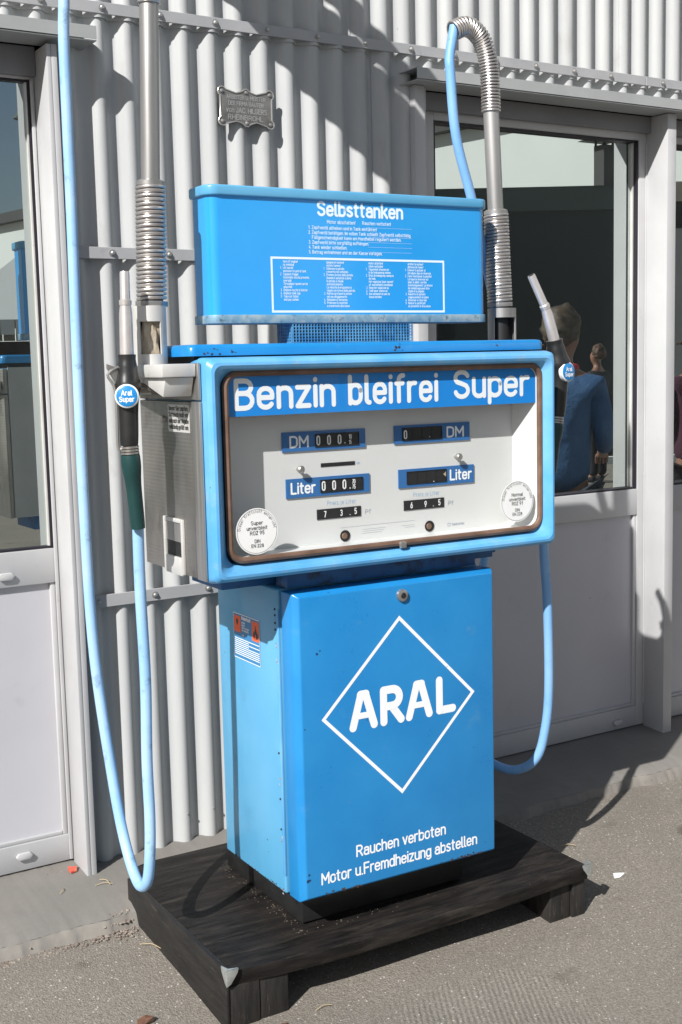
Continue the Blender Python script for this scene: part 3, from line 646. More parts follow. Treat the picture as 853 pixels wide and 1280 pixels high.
t.stroke([(.3845, zb+h_), (.3845, zb+.002)], sr, 10); t.stroke([(.3845, zb+.002), (.427, zb+.002)], sr, 10)
tb(t, 'brand_lettering', 'white_print', dr)
t = ptx((0, -.912, 0)); t.text('Rauchen verboten', .122, .342, .0275, .0023, .397, gap=.20, cseg=8); tb(t, 'warning_lettering', 'white_print', dr)
t = ptx((0, -.912, 0)); t.text('Motor u.Fremdheizung abstellen', .018, .292, .0275, .0023, .500, gap=.20, cseg=8); tb(t, 'warning_lettering', 'white_print', dr)
# rust and chips along the edges of the paint
rc = random.Random(21)
def blobs(spots, plane, name, m, parent):
    mb = MB()
    for (a, z, r_) in spots:
        k = rc.randint(5, 8); ph = rc.uniform(0, 6); p_ = []
        for q_ in range(k): an_ = ph+2*math.pi*q_/k; rr2 = r_*rc.uniform(.45, 1.1); p_.append((a+rr2*math.cos(an_)*1.3, z+rr2*math.sin(an_)*.8))
        vs = [plane(*p) for p in p_]; c_ = plane(a, z); mb.add(vs+[c_], [(q_, (q_+1) % k, k) for q_ in range(k)])
    o_ = pb(mb, name, m, parent, smooth=0); o_['kind'] = 'stuff'
fr_ = lambda x, z: (x, -.9124, z)
blobs([(rc.choice((.06, .10, .40, .46, .50))+rc.gauss(0, .02), .2615+abs(rc.gauss(0, .0035)), rc.uniform(.0012, .0042)) for _ in range(46)], fr_, 'rust_spots', 'rust', dr)
blobs([(rc.uniform(-.01, .55), rc.uniform(.28, 1.02), rc.uniform(.0008, .0022)) for _ in range(26)]+[(.02, .885, .004), (.028, .892, .003), (-.02, .70, .003), (-.021, .31, .006), (-.018, .325, .004)], fr_, 'paint_chips', 'chip', dr)
sd_ = lambda y, z: (-.0449, y, z)
blobs([(-.822+rc.gauss(0, .003), z+rc.gauss(0, .006), rc.uniform(.002, .005)) for z in (.905, .895, .865, .86, .55, .40, .262, .258) for _ in range(3)], sd_, 'paint_chips', 'bare', body)
blobs([(rc.uniform(-.82, -.50), .256+abs(rc.gauss(0, .003)), rc.uniform(.0015, .004)) for _ in range(18)], sd_, 'rust_spots', 'rust', body)
ld_ = lambda x, z: (x, -.8648, z)
blobs([(x+rc.gauss(0, .006), 1.629+rc.gauss(0, .004), rc.uniform(.0012, .0038)) for x in (-.22, -.20, -.16, .30, .305, .31, .62, .78) for _ in range(3)], ld_, 'rust_spots', 'rust', lid_ob)
# hazard label on the left side of the cabinet
SX = -.0443
def side(x=SX): return ptx((x, 0, 0), (0, -1, 0), (0, 0, 1), (-1, 0, 0))
lab = MB(); lab.box(SX-.0006, SX-.0001, -.731, -.578, .824, .9455); lab = pb(lab, 'hazard_label', 'label_blue', body, smooth=0)
SL = SX-.0006
t = side(SL); t.rect(.5785, .7315, .9435, .9455, .0001); t.rect(.5785, .7315, .824, .826, .0001); t.rect(.5785, .5800, .826, .9435, .0001); t.rect(.73, .7315, .826, .9435, .0001)
t.text('Ottokraftstoff', .628, .932, .0085, .0009, .680, gap=.3)
for i, s2 in enumerate(('enthält', 'Benzol', 'leicht entzünd-', 'lich und giftig', '', 'Aral')): 
    if s2: t.text(s2, .628, .922-i*.0068, .0048, .0005, gap=.3, cseg=3)
for i in range(9): t.rect(.584, .727-(.06 if i in (1, 3) else 0), .877-i*.0053, .8792-i*.0053, .0001)
t.mb.build('label_print', 'white_print', body, smooth=0, off=PO)
for q_ in ((.5815, .6215, .895, .9385), (.687, .7275, .887, .9385)): t = side(SL); t.rect(*q_, .0001); t.mb.build('hazard_square', 'orange', body, smooth=0, off=PO)
t = side(SL); t.stroke([(.588, .903), (.615, .926)], .0016); t.stroke([(.615, .903), (.588, .926)], .0016); t.disc(.6015, .924, .0065, .0004); t.rect(.5985, .6045, .914, .919, .0005)
t.poly([(.697, .893), (.719, .893), (.7225, .903), (.7185, .913), (.7165, .908), (.712, .922), (.7075, .931), (.706, .918), (.701, .910), (.699, .914), (.694, .903)], .0003)
t.mb.build('hazard_symbol', 'black_print', body, smooth=0, off=PO)
t = side(SL); t.poly([(.704, .895), (.711, .895), (.712, .901), (.7085, .907), (.704, .901)], .0006); t.mb.build('hazard_symbol', 'orange', body, smooth=0, off=PO)
# carrier frame under the head
ub = MB(); ub.box(-.02, .66, -.80, -.56, 1.062, 1.1); ub.box(-.17, .02, -.78, -.60, 1.046, 1.0995); ub.box(.52, .665, -.78, -.60, 1.046, 1.0997); ub.box(-.03, .545, -.86, -.80, 1.0465, 1.0992)
pb(ub, 'carrier_frame', 'blue_dark', bevel=.002)

# ---------------- head
head = pb(MB().box(-.252, .757, -.838, -.545, 1.101, 1.603), 'head_body', 'blue_sunlit', bevel=.006)
ox0, ox1, oz0, oz1 = -.2625, .7655, 1.0895, 1.6145
# front casing: loops from outer back, outer crest, inner slope
loops = []
def loop(ins, y, r_, inz=None):
    iz = ins if inz is None else inz
    loops.append([(p[0], y, p[1]) for p in rrect(ox0+ins, ox1-ins, oz0+iz, oz1-iz, r_, 5)])
loop(.006, -.836, .012); loop(.003, -.874, .012); loop(0., -.885, .014); loop(0.0, -.905, .014); loop(.004, -.930, .016); loop(.0125, -.9405, .018); loop(.019, -.9420, .02); loop(.026, -.938, .022)
loop(.042, -.918, .030, .033); loop(.046, -.9125, .034, .037); loop(.0485, -.885, .034, .040)
cs = MB(); n_ = len(loops[0]); vs = [p for l in loops for p in l]
cs.add(vs, [(a*n_+(i+1) % n_, a*n_+i, (a+1)*n_+i, (a+1)*n_+(i+1) % n_) for a in range(len(loops)-1) for i in range(n_)])
casing = pb(cs, 'head_casing', 'blue_faded', head, smooth=28)
pb(MB().box(-.2535, .7585, -.5455, -.5405, 1.0995, 1.6045), 'back_panel', 'strip', head, bevel=.001)
# gasket
gx0, gx1, gz0, gz1 = -.2065, .7235, 1.1385, 1.5775
pb(MB().tube([(p[0], -.9165, p[1]) for p in rrect(gx0, gx1, gz0, gz1, .035, 8)], .0082, 8, closed=True), 'gasket', 'gasket', head)
ix0, ix1, iz0, iz1 = gx0+.006, gx1-.006, gz0+.006, gz1-.006
# dial tray: back and walls
YD = -.845
tr = MB(); q = rrect(ix0, ix1, iz0, iz1, .03, 5); n_ = len(q)
tr.add([(p[0], -.9105, p[1]) for p in q]+[(p[0], YD, p[1]) for p in [(ix0+.022+(p2[0]-ix0)*(ix1-ix0-.054)/(ix1-ix0), iz0+(p2[1]-iz0)*.999) for p2 in q]],
       [((i+1) % n_, i, n_+i, n_+(i+1) % n_) for i in range(n_)]+[tuple(range(n_, 2*n_))[::-1]])
tray = pb(tr, 'dial_face', 'dial', head, smooth=30)
tray.data.flip_normals()
# clear glass
q = rrect(gx0+.002, gx1-.002, gz0+.002, gz1-.002, .034, 5)
MBg = MB(); MBg.add([(p[0], -.9155, p[1]) for p in q], [tuple(range(len(q)))[::-1]]); pb(MBg, 'dial_glass', 'clear', head, smooth=0)
# header band with product names
hd = MB(); hd.box(ix0+.001, ix1-.001, -.9075, -.9045, 1.4765, iz1-.002); hdr = pb(hd, 'header_band', 'blue_band', head)
t = ptx((0, -.9075, 0)); t.text('Benzin', -.174, 1.4955, .0635, .0060, .088, gap=.22, cseg=10); t.text('bleifrei', .135, 1.4965, .0635, .0060, .3915, gap=.25, cseg=10); t.text('Super', .451, 1.5005, .0635, .0060, .690, gap=.22, cseg=10)
tb(t, 'product_lettering', 'white_print', head)
# plates, counters
def dplate(x0, x1, z0, z1, wx0, wx1, wz0, wz1, word, tx0, tx1, digits, extra=()):
    p = MB(); p.box(x0, x1, YD-.004, YD-.0005, z0, z1); pb(p, 'counter_plate', 'blue_plate', tray)
    wn = MB(); wn.box(wx0, wx1, YD-.0046, YD-.0041, wz0, wz1); pb(wn, 'counter_window', 'drum', tray, smooth=0)
    t = ptx((0, YD-.004, 0)); t.text(word, tx0, (z0+z1)/2-.0125, .025, .0025, tx1, gap=.22); tb(t, 'plate_lettering', 'white_print', tray)
    t = ptx((0, YD-.0047, 0))
    for s2, x, z, c_ in digits: t.text(s2, x, z, c_, c_*.085, gap=.2, sx=.8)
    tb(t, 'counter_digits', 'sticker', tray)
    e = MB()
    nd = 4
    for k in range(1, nd): xx = wx0+(wx1-wx0)*k/nd; e.box(xx-.0008, xx+.0008, YD-.0054, YD-.0047, wz0+.001, wz1-.001)
    e.box(wx0-.001, wx0, YD-.0062, YD-.0042, wz0, wz1); e.box(wx0-.001, wx1+.001, YD-.0062, YD-.0042, wz1, wz1+.001); e.box(wx0-.001, wx1+.001, YD-.0062, YD-.0042, wz0-.001, wz0); e.box(wx1, wx1+.001, YD-.0062, YD-.0042, wz0, wz1)
    pb(e, 'window_rim', 'seam', tray)
dplate(-.026, .212, 1.3815, 1.4295, .067, .1915, 1.390, 1.421, 'DM', -.004, .045, [('0', .071, 1.395, .021), ('0', .1015, 1.395, .021), ('0', .132, 1.395, .021), ('.', .151, 1.396, .02), ('10', .163, 1.406, .010), ('15', .163, 1.393, .009)])
dplate(-.0185, .222, 1.267, 1.3145, .0785, .2005, 1.276, 1.306, 'Liter', -.004, .062, [('0', .083, 1.281, .021), ('0', .113, 1.281, .021), ('0', .143, 1.281, .021), ('.', .163, 1.281, .02), ('70', .170, 1.292, .010), ('75', .170, 1.279, .010)])
dplate(.300, .539, 1.3835, 1.431, .325, .447, 1.392, 1.4235, 'DM', .466, .517, [('0', .330, 1.397, .020), ('.', .409, 1.398, .014)])
dplate(.311, .5515, 1.269, 1.317, .3365, .460, 1.278, 1.3095, 'Liter', .4745, .542, [('.', .420, 1.280, .016)])
t = ptx((0, YD-.0047, 0)); t.poly([(.450, 1.297), (.459, 1.290), (.459, 1.304)], .0008); tb(t, 'counter_pointer', 'straw', tray)
for x0, x1, z0, z1, ds in ((.0675, .1955, 1.2075, 1.233, [('7', .088, 1.213, .014), ('3', .135, 1.213, .014), ('.', .163, 1.213, .014), ('5', .177, 1.214, .014)]), (.327, .454, 1.2095, 1.235, [('6', .348, 1.215, .014), ('9', .392, 1.215, .014), ('.', .419, 1.215, .014), ('5', .436, 1.216, .014)])):
    pb(MB().box(x0, x1, YD-.0022, YD-.0005, z0, z1), 'price_window', 'drum', tray)
    t = ptx((0, YD-.0022, 0)); [t.text(a, x, z, c_, .0012, sx=.8) for a, x, z, c_ in ds]; tb(t, 'price_digits', 'sticker', tray)
pb(MB().box(.0825, .1815, YD-.0012, YD-.0004, 1.3385, 1.348), 'slot', 'drum', tray)
t = ptx((0, YD, 0))
t.text('Preis je Liter', .099, 1.2415, .0105, .0006, .182, gap=.3); t.text('Preis je Liter', .358, 1.2435, .0105, .0006, .440, gap=.3); t.text('cm', .187, 1.340, .006, .0005); tb(t, 'small_lettering', 'pale_blue_print', tray)
t = ptx((0, YD, 0)); t.text('Pf', .210, 1.211, .0105, .0007, .226); t.text('Pf', .469, 1.213, .0105, .0007, .485)
for z, a, b_ in ((1.181, .135, .36), (1.171, .20, .27), (1.166, .20, .265), (1.161, .20, .26), (1.170, .32, .36), (1.165, .33, .36)): t.rect(a, b_, z, z+.0006)
t.text('Salzkotten', .480, 1.1575, .006, .0005, .520); t.frame(.466, .475, 1.156, 1.165, .0015); tb(t, 'small_lettering', 'grey_print', tray)
for x, z in ((.148, 1.160), (.407, 1.162)):
    pb(MB().tube([(x, YD-.0002, z), (x, YD-.002, z)], .0145, 22), 'hole', 'seam', tray); pb(MB().tube([(x-.002, YD-.002, z), (x-.002, YD-.004, z)], [.0085, .007], 14), 'plug', 'gasket', tray)
for x, z in ((.016, 1.338), (.493, 1.341)):
    pb(MB().tube([(x, YD, z), (x, YD-.014, z), (x, YD-.015, z), (x, YD-.022, z), (x, YD-.025, z)], [.004, .004, .0095, .0095, .006], 16), 'knob', 'steel', tray)
# round stickers on the glass
def sticker(cx, cz, r_, lines):
    s_ = MB(); s_.tube([(cx, -.9158, cz), (cx, -.9163, cz)], r_, 40); pb(s_, 'round_sticker', 'sticker', head, smooth=0)
    t = ptx((0, -.9163, 0)); t.ring(cx, cz, r_*.95, .0007)
    for s2, dz, c_ in lines: t.text(s2, cx, cz+dz, c_, c_*.075, align=.5, gap=.25, sx=1.15)
    msg = 'Dieser Kraftstoff entspricht'; n2 = len(msg)
    for i, ch in enumerate(msg):
        a = R(172-164*i/(n2-1)); rr_ = r_*.80
        t2 = TX(Vector((cx+rr_*math.cos(a), -.9163, cz+rr_*math.sin(a))), (math.sin(a), 0, -math.cos(a)), (math.cos(a), 0, math.sin(a)), (0, -1, 0))
        if ch != ' ': t2.text(ch, 0, 0, r_*.12, .00035, align=.5, cseg=3); t.mb.add(t2.mb.v, t2.mb.f)
    tb(t, 'sticker_lettering', 'black_print', head)
sticker(-.1355, 1.2045, .0555, [('Super', .016, .0085), ('unverbleit', .004, .0085), ('ROZ 95', -.008, .0085), ('DIN', -.027, .0075), ('EN 228', -.038, .0075)])
sticker(.6445, 1.2155, .0555, [('Normal', .014, .0085), ('unverbleit', .002, .0085), ('ROZ 91', -.010, .0085), ('DIN', -.027, .0075), ('EN 228', -.038, .0075)])
# little catch on the bottom edge of the gasket
pb(MB().box(.259, .277, -.934, -.922, 1.127, 1.143), 'catch', 'steel', head, bevel=.003)
pb(MB().box(-.245, .755, -.835, -.56, 1.6035, 1.6183), 'lid_seam', 'seam', smooth=0)
# grille box carrying the sign
pb(MB().box(.078, .425, -.735, -.665, 1.646, 1.6945), 'grille_core', 'seam', smooth=0)
gr = MB(); gx = [.070+.0088*i for i in range(42)]
for x in gx: gr.box(x, x+.0024, -.7425, -.7395, 1.646, 1.6965)
for i in range(7): z = 1.648+i*.0078; gr.box(.070, .434, -.7415, -.7385, z, z+.0026)
for i in range(9): y = -.738+i*.0092; gr.box(.068, .0705, y, y+.0032, 1.646, 1.6965)
for i in range(7): z = 1.648+i*.0078; gr.box(.0685, .0712, -.738, -.66, z, z+.0026)
tag(pb(gr, 'grille', 'blue_grille', smooth=0), kind='stuff')
# top sign
sg = MB(); q = rrect(-.150, .685, -.740, -.625, .028, 7)
sg.prism([(p[0], p[1], 1.7185) for p in q], (0, 0, .285)); sign = pb(sg, 'top_sign', 'blue_sign', smooth=40)
sg = MB(); q = rrect(-.158, .692, -.7475, -.618, .034, 7); sg.prism([(p[0], p[1], 2.0035) for p in q], (0, 0, .026)); pb(sg, 'sign_lid', 'blue_sunlit', sign, bevel=.005, seg=3, smooth=50)
sg = MB(); q = rrect(-.154, .689, -.7445, -.621, .03, 6); sg.prism([(p[0], p[1], 1.6975) for p in q], (0, 0, .0208)); pb(sg, 'sign_foot', 'band_grey', sign, bevel=.0015)
pb(MB().box(-.125, .660, -.6255, -.6235, 1.722, 2.0), 'back_panel', 'strip', sign, bevel=.0005)
t = ptx((0, -.740, 0)); t.text('Selbsttanken', .153, 1.968, .0315, .0034, .407, gap=.22, cseg=8); tb(t, 'sign_title', 'sign_print', sign)
t = ptx((0, -.740, 0)); t.text('Motor abschalten!', .179, 1.9475, .0082, .0007, .262, gap=.25, cseg=3); t.text('Rauchen verboten!', .284, 1.9478, .0082, .0007, .371, gap=.25, cseg=3)
LN = [('1.', 'Zapfventil abheben und in Tank einführen!', .327), ('2.', 'Zapfventil betätigen. Im vollen Tank schließt Zapfventil selbsttätig.', .434), ('', 'Füllgeschwindigkeit kann am Handhebel reguliert werden.', .403), ('3.', 'Zapfventil bitte sorgfältig aufhängen.', .302), ('4.', 'Tank wieder schließen.', .236), ('5.', 'Betrag entnehmen und an der Kasse vorlegen.', .343)]
for i, (a, b_, xe) in enumerate(LN):
    z = 1.9325-i*.0122
    if a: t.text(a, .124, z, .0078, .0007, cseg=3)
    t.text(b_, .134, z, .0078, .00072, xe, gap=.25, cseg=3)
tb(t, 'sign_small_text', 'sign_small', sign)
t = ptx((0, -.740, 0)); t.frame(.0135, .5405, 1.7235, 1.8615, .0055); 
for z in (1.9405, 1.9163, 1.903, 1.891, 1.8785): t.rect(.30, .437, z, z+.0004)
tb(t, 'sign_border', 'sign_print', sign)
COLS = [(.040, [('', 'turn off engine!'), ('', 'no smoking!'), ('1.', 'Lift nozzle'), ('', 'and insert in petrol tank.'), ('2.', 'Squeeze trigger.'), ('', 'Automatic nozzle prevents'), ('', 'overspill.'), ('', 'Throughput speed can be'), ('', 'adjusted.'), ('3.', 'Replace nozzle in holster.'), ('4.', 'Replace tank cap.'), ('5.', 'Take out ticket'), ('', 'and pay cashier.')]),
        (.165, [('', 'spegnere il motore!'), ('', 'vietato fumare!'), ('1.', 'Sollevare la pistola'), ('', 'e inserirla nel serbatoio.'), ('2.', 'Premere la leva della pistola.'), ('', 'Quando il serbatoio e pieno'), ('', 'la pistola si chiude'), ('', 'automaticamente.'), ('', 'La velocita di erogazione si'), ('', 'regola con la leva della pistola.'), ('3.', 'Riattaccare bene la pistola'), ('', 'nel suo alloggiamento.'), ('4.', 'Richiudere il serbatoio.'), ('5.', 'Prelevare lo scontrino'), ('', 'e presentarlo alla cassa.')]),
        (.292, [('', 'motor uitzetten!'), ('', 'roken verboden!'), ('1.', 'Tapventiel afnemen en'), ('', 'in de tankopening steken.'), ('2.', 'Druk de handgreep samen in'), ('', 'de tank.'), ('', 'Het vulpistool slaat vanzelf'), ('', 'af, vulsnelheid is instelbaar.'), ('3.', 'Hang het vulpistool op.'), ('4.', 'Tank weer sluiten en'), ('5.', 'bon uitnemen en aan de'), ('', 'kassa betalen.')]),
        (.414, [('', 'arrêter le moteur!'), ('', 'défense de fumer!'), ('1.', 'Enlever le pistolet et'), ('', 'introduire dans le réservoir.'), ('2.', 'Faire fonctionner le pistolet.'), ('', 'Lorsque le réservoir est'), ('', 'plein, le débit s arrête'), ('', 'automatiquement. La vitesse'), ('', 'de remplissage peut être'), ('', 'réglée à la poignée.'), ('3.', 'Remettre le pistolet'), ('', 'soigneusement en place.'), ('4.', 'Refermer le réservoir.'), ('5.', 'Retirer le justificatif'), ('', 'et présenter le à la caisse.')])]
for k_, base in (('ê', 'e'), ('é', 'e'), ('à', 'a')): G[k_] = (G[base][0], G[base][1]+[[(.15, .85), (.3, .98)]])
t = ptx((0, -.740, 0))
for x, ls in COLS:
    for i, (a, b_) in enumerate(ls):
        z = 1.8475-i*.00785
        if a: t.text(a, x, z, .0058, .00052, cseg=2)
        t.text(b_, x+.0085, z, .0058, .00052, gap=.22, cseg=2, sx=.88)
tb(t, 'sign_columns', 'sign_small', sign)

# ---------------- steel side of the head (left) and brackets
XS = -.2695
sp = MB(); sp.box(XS, -.2535, -.866, -.545, 1.098, 1.5135); stl = pb(sp, 'steel_side_panel', 'steel_panel', head, bevel=.002)
pb(MB().box(XS, -.254, -.866, -.545, 1.5175, 1.600), 'steel_side_plate', 'steel_panel', head, bevel=.002)
pb(MB().box(XS-.0015, -.264, -.912, -.868, 1.097, 1.5145), 'steel_flange', 'steel', head, bevel=.0015)
pb(MB().box(XS-.0015, -.264, -.912, -.868, 1.5185, 1.603), 'steel_flange', 'steel', head, bevel=.0015)
# payment recess low on the panel
cf = MB()
cf.box(XS-.008, XS, -.800, -.790, 1.098, 1.232); cf.box(XS-.008, XS, -.692, -.682, 1.098, 1.232); cf.box(XS-.0078, XS, -.7898, -.6922, 1.222, 1.232); cf.box(XS-.0078, XS, -.7898, -.6922, 1.094, 1.138)
pb(cf, 'receptacle_frame', 'alu', stl, bevel=.002)
pb(MB().box(XS-.004, XS-.0002, -.7895, -.6925, 1.175, 1.221), 'receptacle_flap', 'galv', stl); pb(MB().box(XS-.0012, XS-.0002, -.7895, -.6925, 1.139, 1.174), 'receptacle_slot', 'seam', stl)
# printed notice
pb(MB().box(XS-.0009, XS-.0001, -.853, -.727, 1.441, 1.506), 'notice_plate', 'alu', stl, smooth=0)
t = ptx((XS-.0009, 0, 0), (0, -1, 0), (0, 0, 1), (-1, 0, 0))
for i, s2 in enumerate(('Bevor Sie zapfen,', 'Schlauch muß vor', 'und nach der Abgabe', 'vollständig gefüllt sein.')): t.text(s2, .733, 1.4925-i*.0148, .0098, .0010, .848, gap=.25, cseg=3)
tb(t, 'notice_lettering', 'black_print', stl)
# small knob on the panel
pb(MB().tube([(XS, -.700, 1.470), (XS-.008, -.700, 1.470), (XS-.011, -.700, 1.470)], [.009, .008, .004], 12), 'panel_lock', 'steel', stl)

# hose columns
def spring(path_fn, r_, wire, turns, per=14):
    pts = []
    for i in range(int(turns*per)+1):
        s2 = i/(turns*per); c, tn = path_fn(s2); u = tn.orthogonal().normalized()
        # stable frame: use world y as reference
        ref = Vector((0, 1, 0)); u = (ref-tn*ref.dot(tn)).normalized(); v = tn.cross(u); a = 2*math.pi*i/per
        pts.append(c+(u*math.cos(a)+v*math.sin(a))*r_)
    return pts
def column(base, top, zs, arm, h0, h1, mirror):
    """base: axis point at z=1.62, top: axis point where the elbow starts"""
    base = Vector(base); top = Vector(top)
    def ax(z): tt_ = (z-base.z)/(top.z-base.z); return base+(top-base)*tt_
    col = MB(); col.tube([ax(zs[1]-.01), top], .0222, 20); o = pb(col, 'hose_column', 'galv')
    # collar, spring sleeve and nut
    pb(MB().tube([ax(zs[1]-.002), ax(zs[1]+.008), ax(zs[1]+.012)], [.034, .034, .026], 20), 'collar', 'galv', o)
    d = (top-base).normalized()
    pts = spring(lambda s2: (ax(zs[0]+(zs[1]-zs[0])*s2), d), .0318, .0044, 27, 22)
    pb(MB().tube(pts, .0044, 8), 'coil_spring', 'spring', o)
    pb(MB().tube([ax(zs[0]), ax(zs[1])], .0275, 16), 'spring_core', 'seam', o)
    pb(MB().tube([ax(zs[0]-.014), ax(zs[0]-.002)], .0385, 6), 'hexagon_nut', 'galv', o, bevel=.001)
    # elbow
    el = smooth_path(arm, 8)
    pb(MB().tube(el, .0195, 14), 'elbow_core', 'seam', o)
    m_ = len(el)
    def pf(s2):
        f_ = s2*(m_-1); i = min(int(f_), m_-2); t_ = f_-i; c = el[i].lerp(el[i+1], t_)
        a = el[max(i-1, 0)]; b_ = el[min(i+2, m_-1)]; return c, (b_-a).normalized()
    # rings of the flexible elbow
    rg = MB()
    nr = 34; cum = [0.]
    for a_1, b_1 in zip(el, el[1:]): cum.append(cum[-1]+(b_1-a_1).length)
    for k in range(nr+1):
        q_ = cum[-1]*k/nr; ii = max(i_ for i_ in range(m_) if cum[i_] <= q_+1e-9); ii = min(ii, m_-2)
        c, tn = pf((ii+(q_-cum[ii])/(cum[ii+1]-cum[ii]))/(m_-1)); ref = Vector((0, 1, 0)); u = (ref-tn*ref.dot(tn)).normalized(); v = tn.cross(u)
        rg.tube([c+(u*math.cos(a)+v*math.sin(a))*.0245 for a in [2*math.pi*j/18 for j in range(18)]], .0034, 6, closed=True)
    pb(rg, 'elbow_spring', 'spring', o)
    return o
LC = column((-.311, -.742, 1.62), (-.283, -.742, 2.440), (1.752, 2.018), [(-.283, -.742, 2.43), (-.283, -.741, 2.53), (-.290, -.725, 2.62), (-.318, -.675, 2.675), (-.356, -.605, 2.68), (-.386, -.545, 2.64), (-.398, -.520, 2.585)], 0, 0, 0)
RC = column((.7975, -.66, 1.62), (.764, -.66, 2.30), (1.757, 2.003), [(.765, -.66, 2.285), (.761, -.66, 2.385), (.745, -.66, 2.455), (.715, -.66, 2.492), (.678, -.66, 2.503), (.640, -.66, 2.488)], 0, 0, 0)
# housings of the columns (with open window and bundled cloth)
def housing(cx, cy, m='alu', big=0):
    h = MB(); ro, ri, z0, z1 = .0405, .0365, 1.560, 1.738; wz0, wz1 = (1.59, 1.712) if big else (1.626, 1.702)
    ang0 = R(-113+4); half = R(38 if not big else 50); n_ = 48
    angs = [ang0+math.pi*2*k/n_ for k in range(n_)]
    def inwin(a): return abs((a-ang0+math.pi) % (2*math.pi)-math.pi) < half
    zl = [z0, wz0, wz1, z1]
    for a_i in range(n_):
        a1, a2 = angs[a_i], angs[a_i]+2*math.pi/n_; am = (a1+a2)/2
        for zi in range(3):
            if zi == 1 and inwin(am): continue
            P_ = [(cx+r_*math.cos(a), cy+r_*math.sin(a), z) for r_ in (ro, ri) for (a, z) in ((a1, zl[zi]), (a2, zl[zi]), (a2, zl[zi+1]), (a1, zl[zi+1]))]
            h.add(P_, [(0, 1, 2, 3), (7, 6, 5, 4), (0, 4, 5, 1), (3, 2, 6, 7), (0, 3, 7, 4), (1, 5, 6, 2)])
    h.tube([(cx, cy, z1-.004), (cx, cy, z1+.0005)], ro-.0002, 40)
    h.tube([(cx, cy, z0-.0005), (cx, cy, z0+.003)], ro-.0002, 40)
    o = pb(h, 'column_housing', m, smooth=30)
    pb(MB().tube([(cx, cy+.006, wz0), (cx, cy+.006, wz1)], .026, 20), 'housing_core', 'seam', o)
    if big: return o
    ck = MB(); vs = [];
    for iz in range(9):
        for ix in range(9): a = ang0+R(-45+90*ix/8); q_ = .031+.003*math.sin(ix*1.9+iz*.7)+.002*math.cos(iz*1.3); vs.append((cx+q_*math.cos(a), cy+q_*math.sin(a), 1.622+.086*iz/8))
    ck.add(vs, [(a*9+b_, a*9+b_+1, a*9+b_+10, a*9+b_+9) for a in range(8) for b_ in range(8)]); pb(ck, 'cloth_backing', 'rag', o)
    return o
lh = housing(-.315, -.742); rh = housing(.7975, -.66, 'galv', 1)
# left bracket: top plate and gusset
br = MB(); br.box(-.3555, -.272, -.905, -.700, 1.5715, 1.602); pb(br, 'bracket_plate', 'alu', lh, bevel=.004)
br = MB(); br.prism([(-.345, -.720, 1.571), (-.345, -.898, 1.571), (-.345, -.880, 1.527)], (.070, 0, 0)); pb(br, 'bracket_gusset', 'alu', lh, bevel=.002)
br = MB(); br.prism([(-.335, -.60, 1.56), (-.335, -.72, 1.56), (-.335, -.72, 1.535)], (.06, 0, 0)); br.box(-.300, -.272, -.70, -.56, 1.53, 1.56); pb(br, 'bracket_arm', 'steel', lh)
pb(MB().box(.765, .81, -.72, -.60, 1.50, 1.56), 'bracket_arm', 'steel', rh, bevel=.003)
# nozzle hooks
pb(MB().tube(smooth_path([(-.272, -.700, 1.545), (-.32, -.715, 1.548), (-.352, -.735, 1.560), (-.368, -.752, 1.566)], 4), .008, 8), 'nozzle_hook', 'steel', lh)
pb(MB().tube([(-.338, -.748, 1.568), (-.338, -.760, 1.568)], .010, 12), 'hook_bolt', 'steel', lh)
pb(MB().tube([(-.322, -.748, 1.546), (-.322, -.758, 1.546)], .007, 12), 'hook_bolt', 'steel', lh)
pb(MB().tube(smooth_path([(.765, -.700, 1.555), (.80, -.72, 1.560), (.84, -.75, 1.566), (.866, -.775, 1.572)], 4), .008, 8), 'nozzle_hook', 'steel', rh)

# hoses
lhp = [(-.400, -.515, 2.60), (-.409, -.522, 2.547), (-.413, -.53, 2.474), (-.418, -.53, 2.381), (-.419, -.53, 2.194), (-.42, -.53, 1.947), (-.423, -.53, 1.617), (-.424, -.53, 1.218), (-.416, -.53, .868), (-.393, -.565, .531), (-.386, -.615, .385), (-.384, -.685, .312), (-.381, -.737, .330), (-.377, -.755, .400), (-.373, -.757, .502), (-.373, -.755, .647), (-.370, -.76, .847), (-.376, -.767, 1.065), (-.378, -.775, 1.24)]
pb(MB().tube(smooth_path(lhp, 8), .0138, 14), 'hose', 'hose')
rhp = [(.642, -.66, 2.50), (.622, -.665, 2.42), (.619, -.67, 2.375), (.636, -.67, 2.206), (.695, -.66, 2.038), (.775, -.625, 1.844), (.828, -.600, 1.708), (.868, -.58, 1.60), (.885, -.555, 1.40), (.86, -.52, 1.1), (.80, -.50, .80), (.755, -.50, .56), (.752, -.54, .45), (.780, -.60, .387), (.822, -.67, .368), (.858, -.727, .410), (.873, -.752, .50), (.878, -.765, .632), (.862, -.78, .878), (.845, -.785, 1.054), (.845, -.79, 1.16), (.855, -.797, 1.30)]
pb(MB().tube(smooth_path(rhp, 8), .0135, 14), 'hose', 'hose_dark')

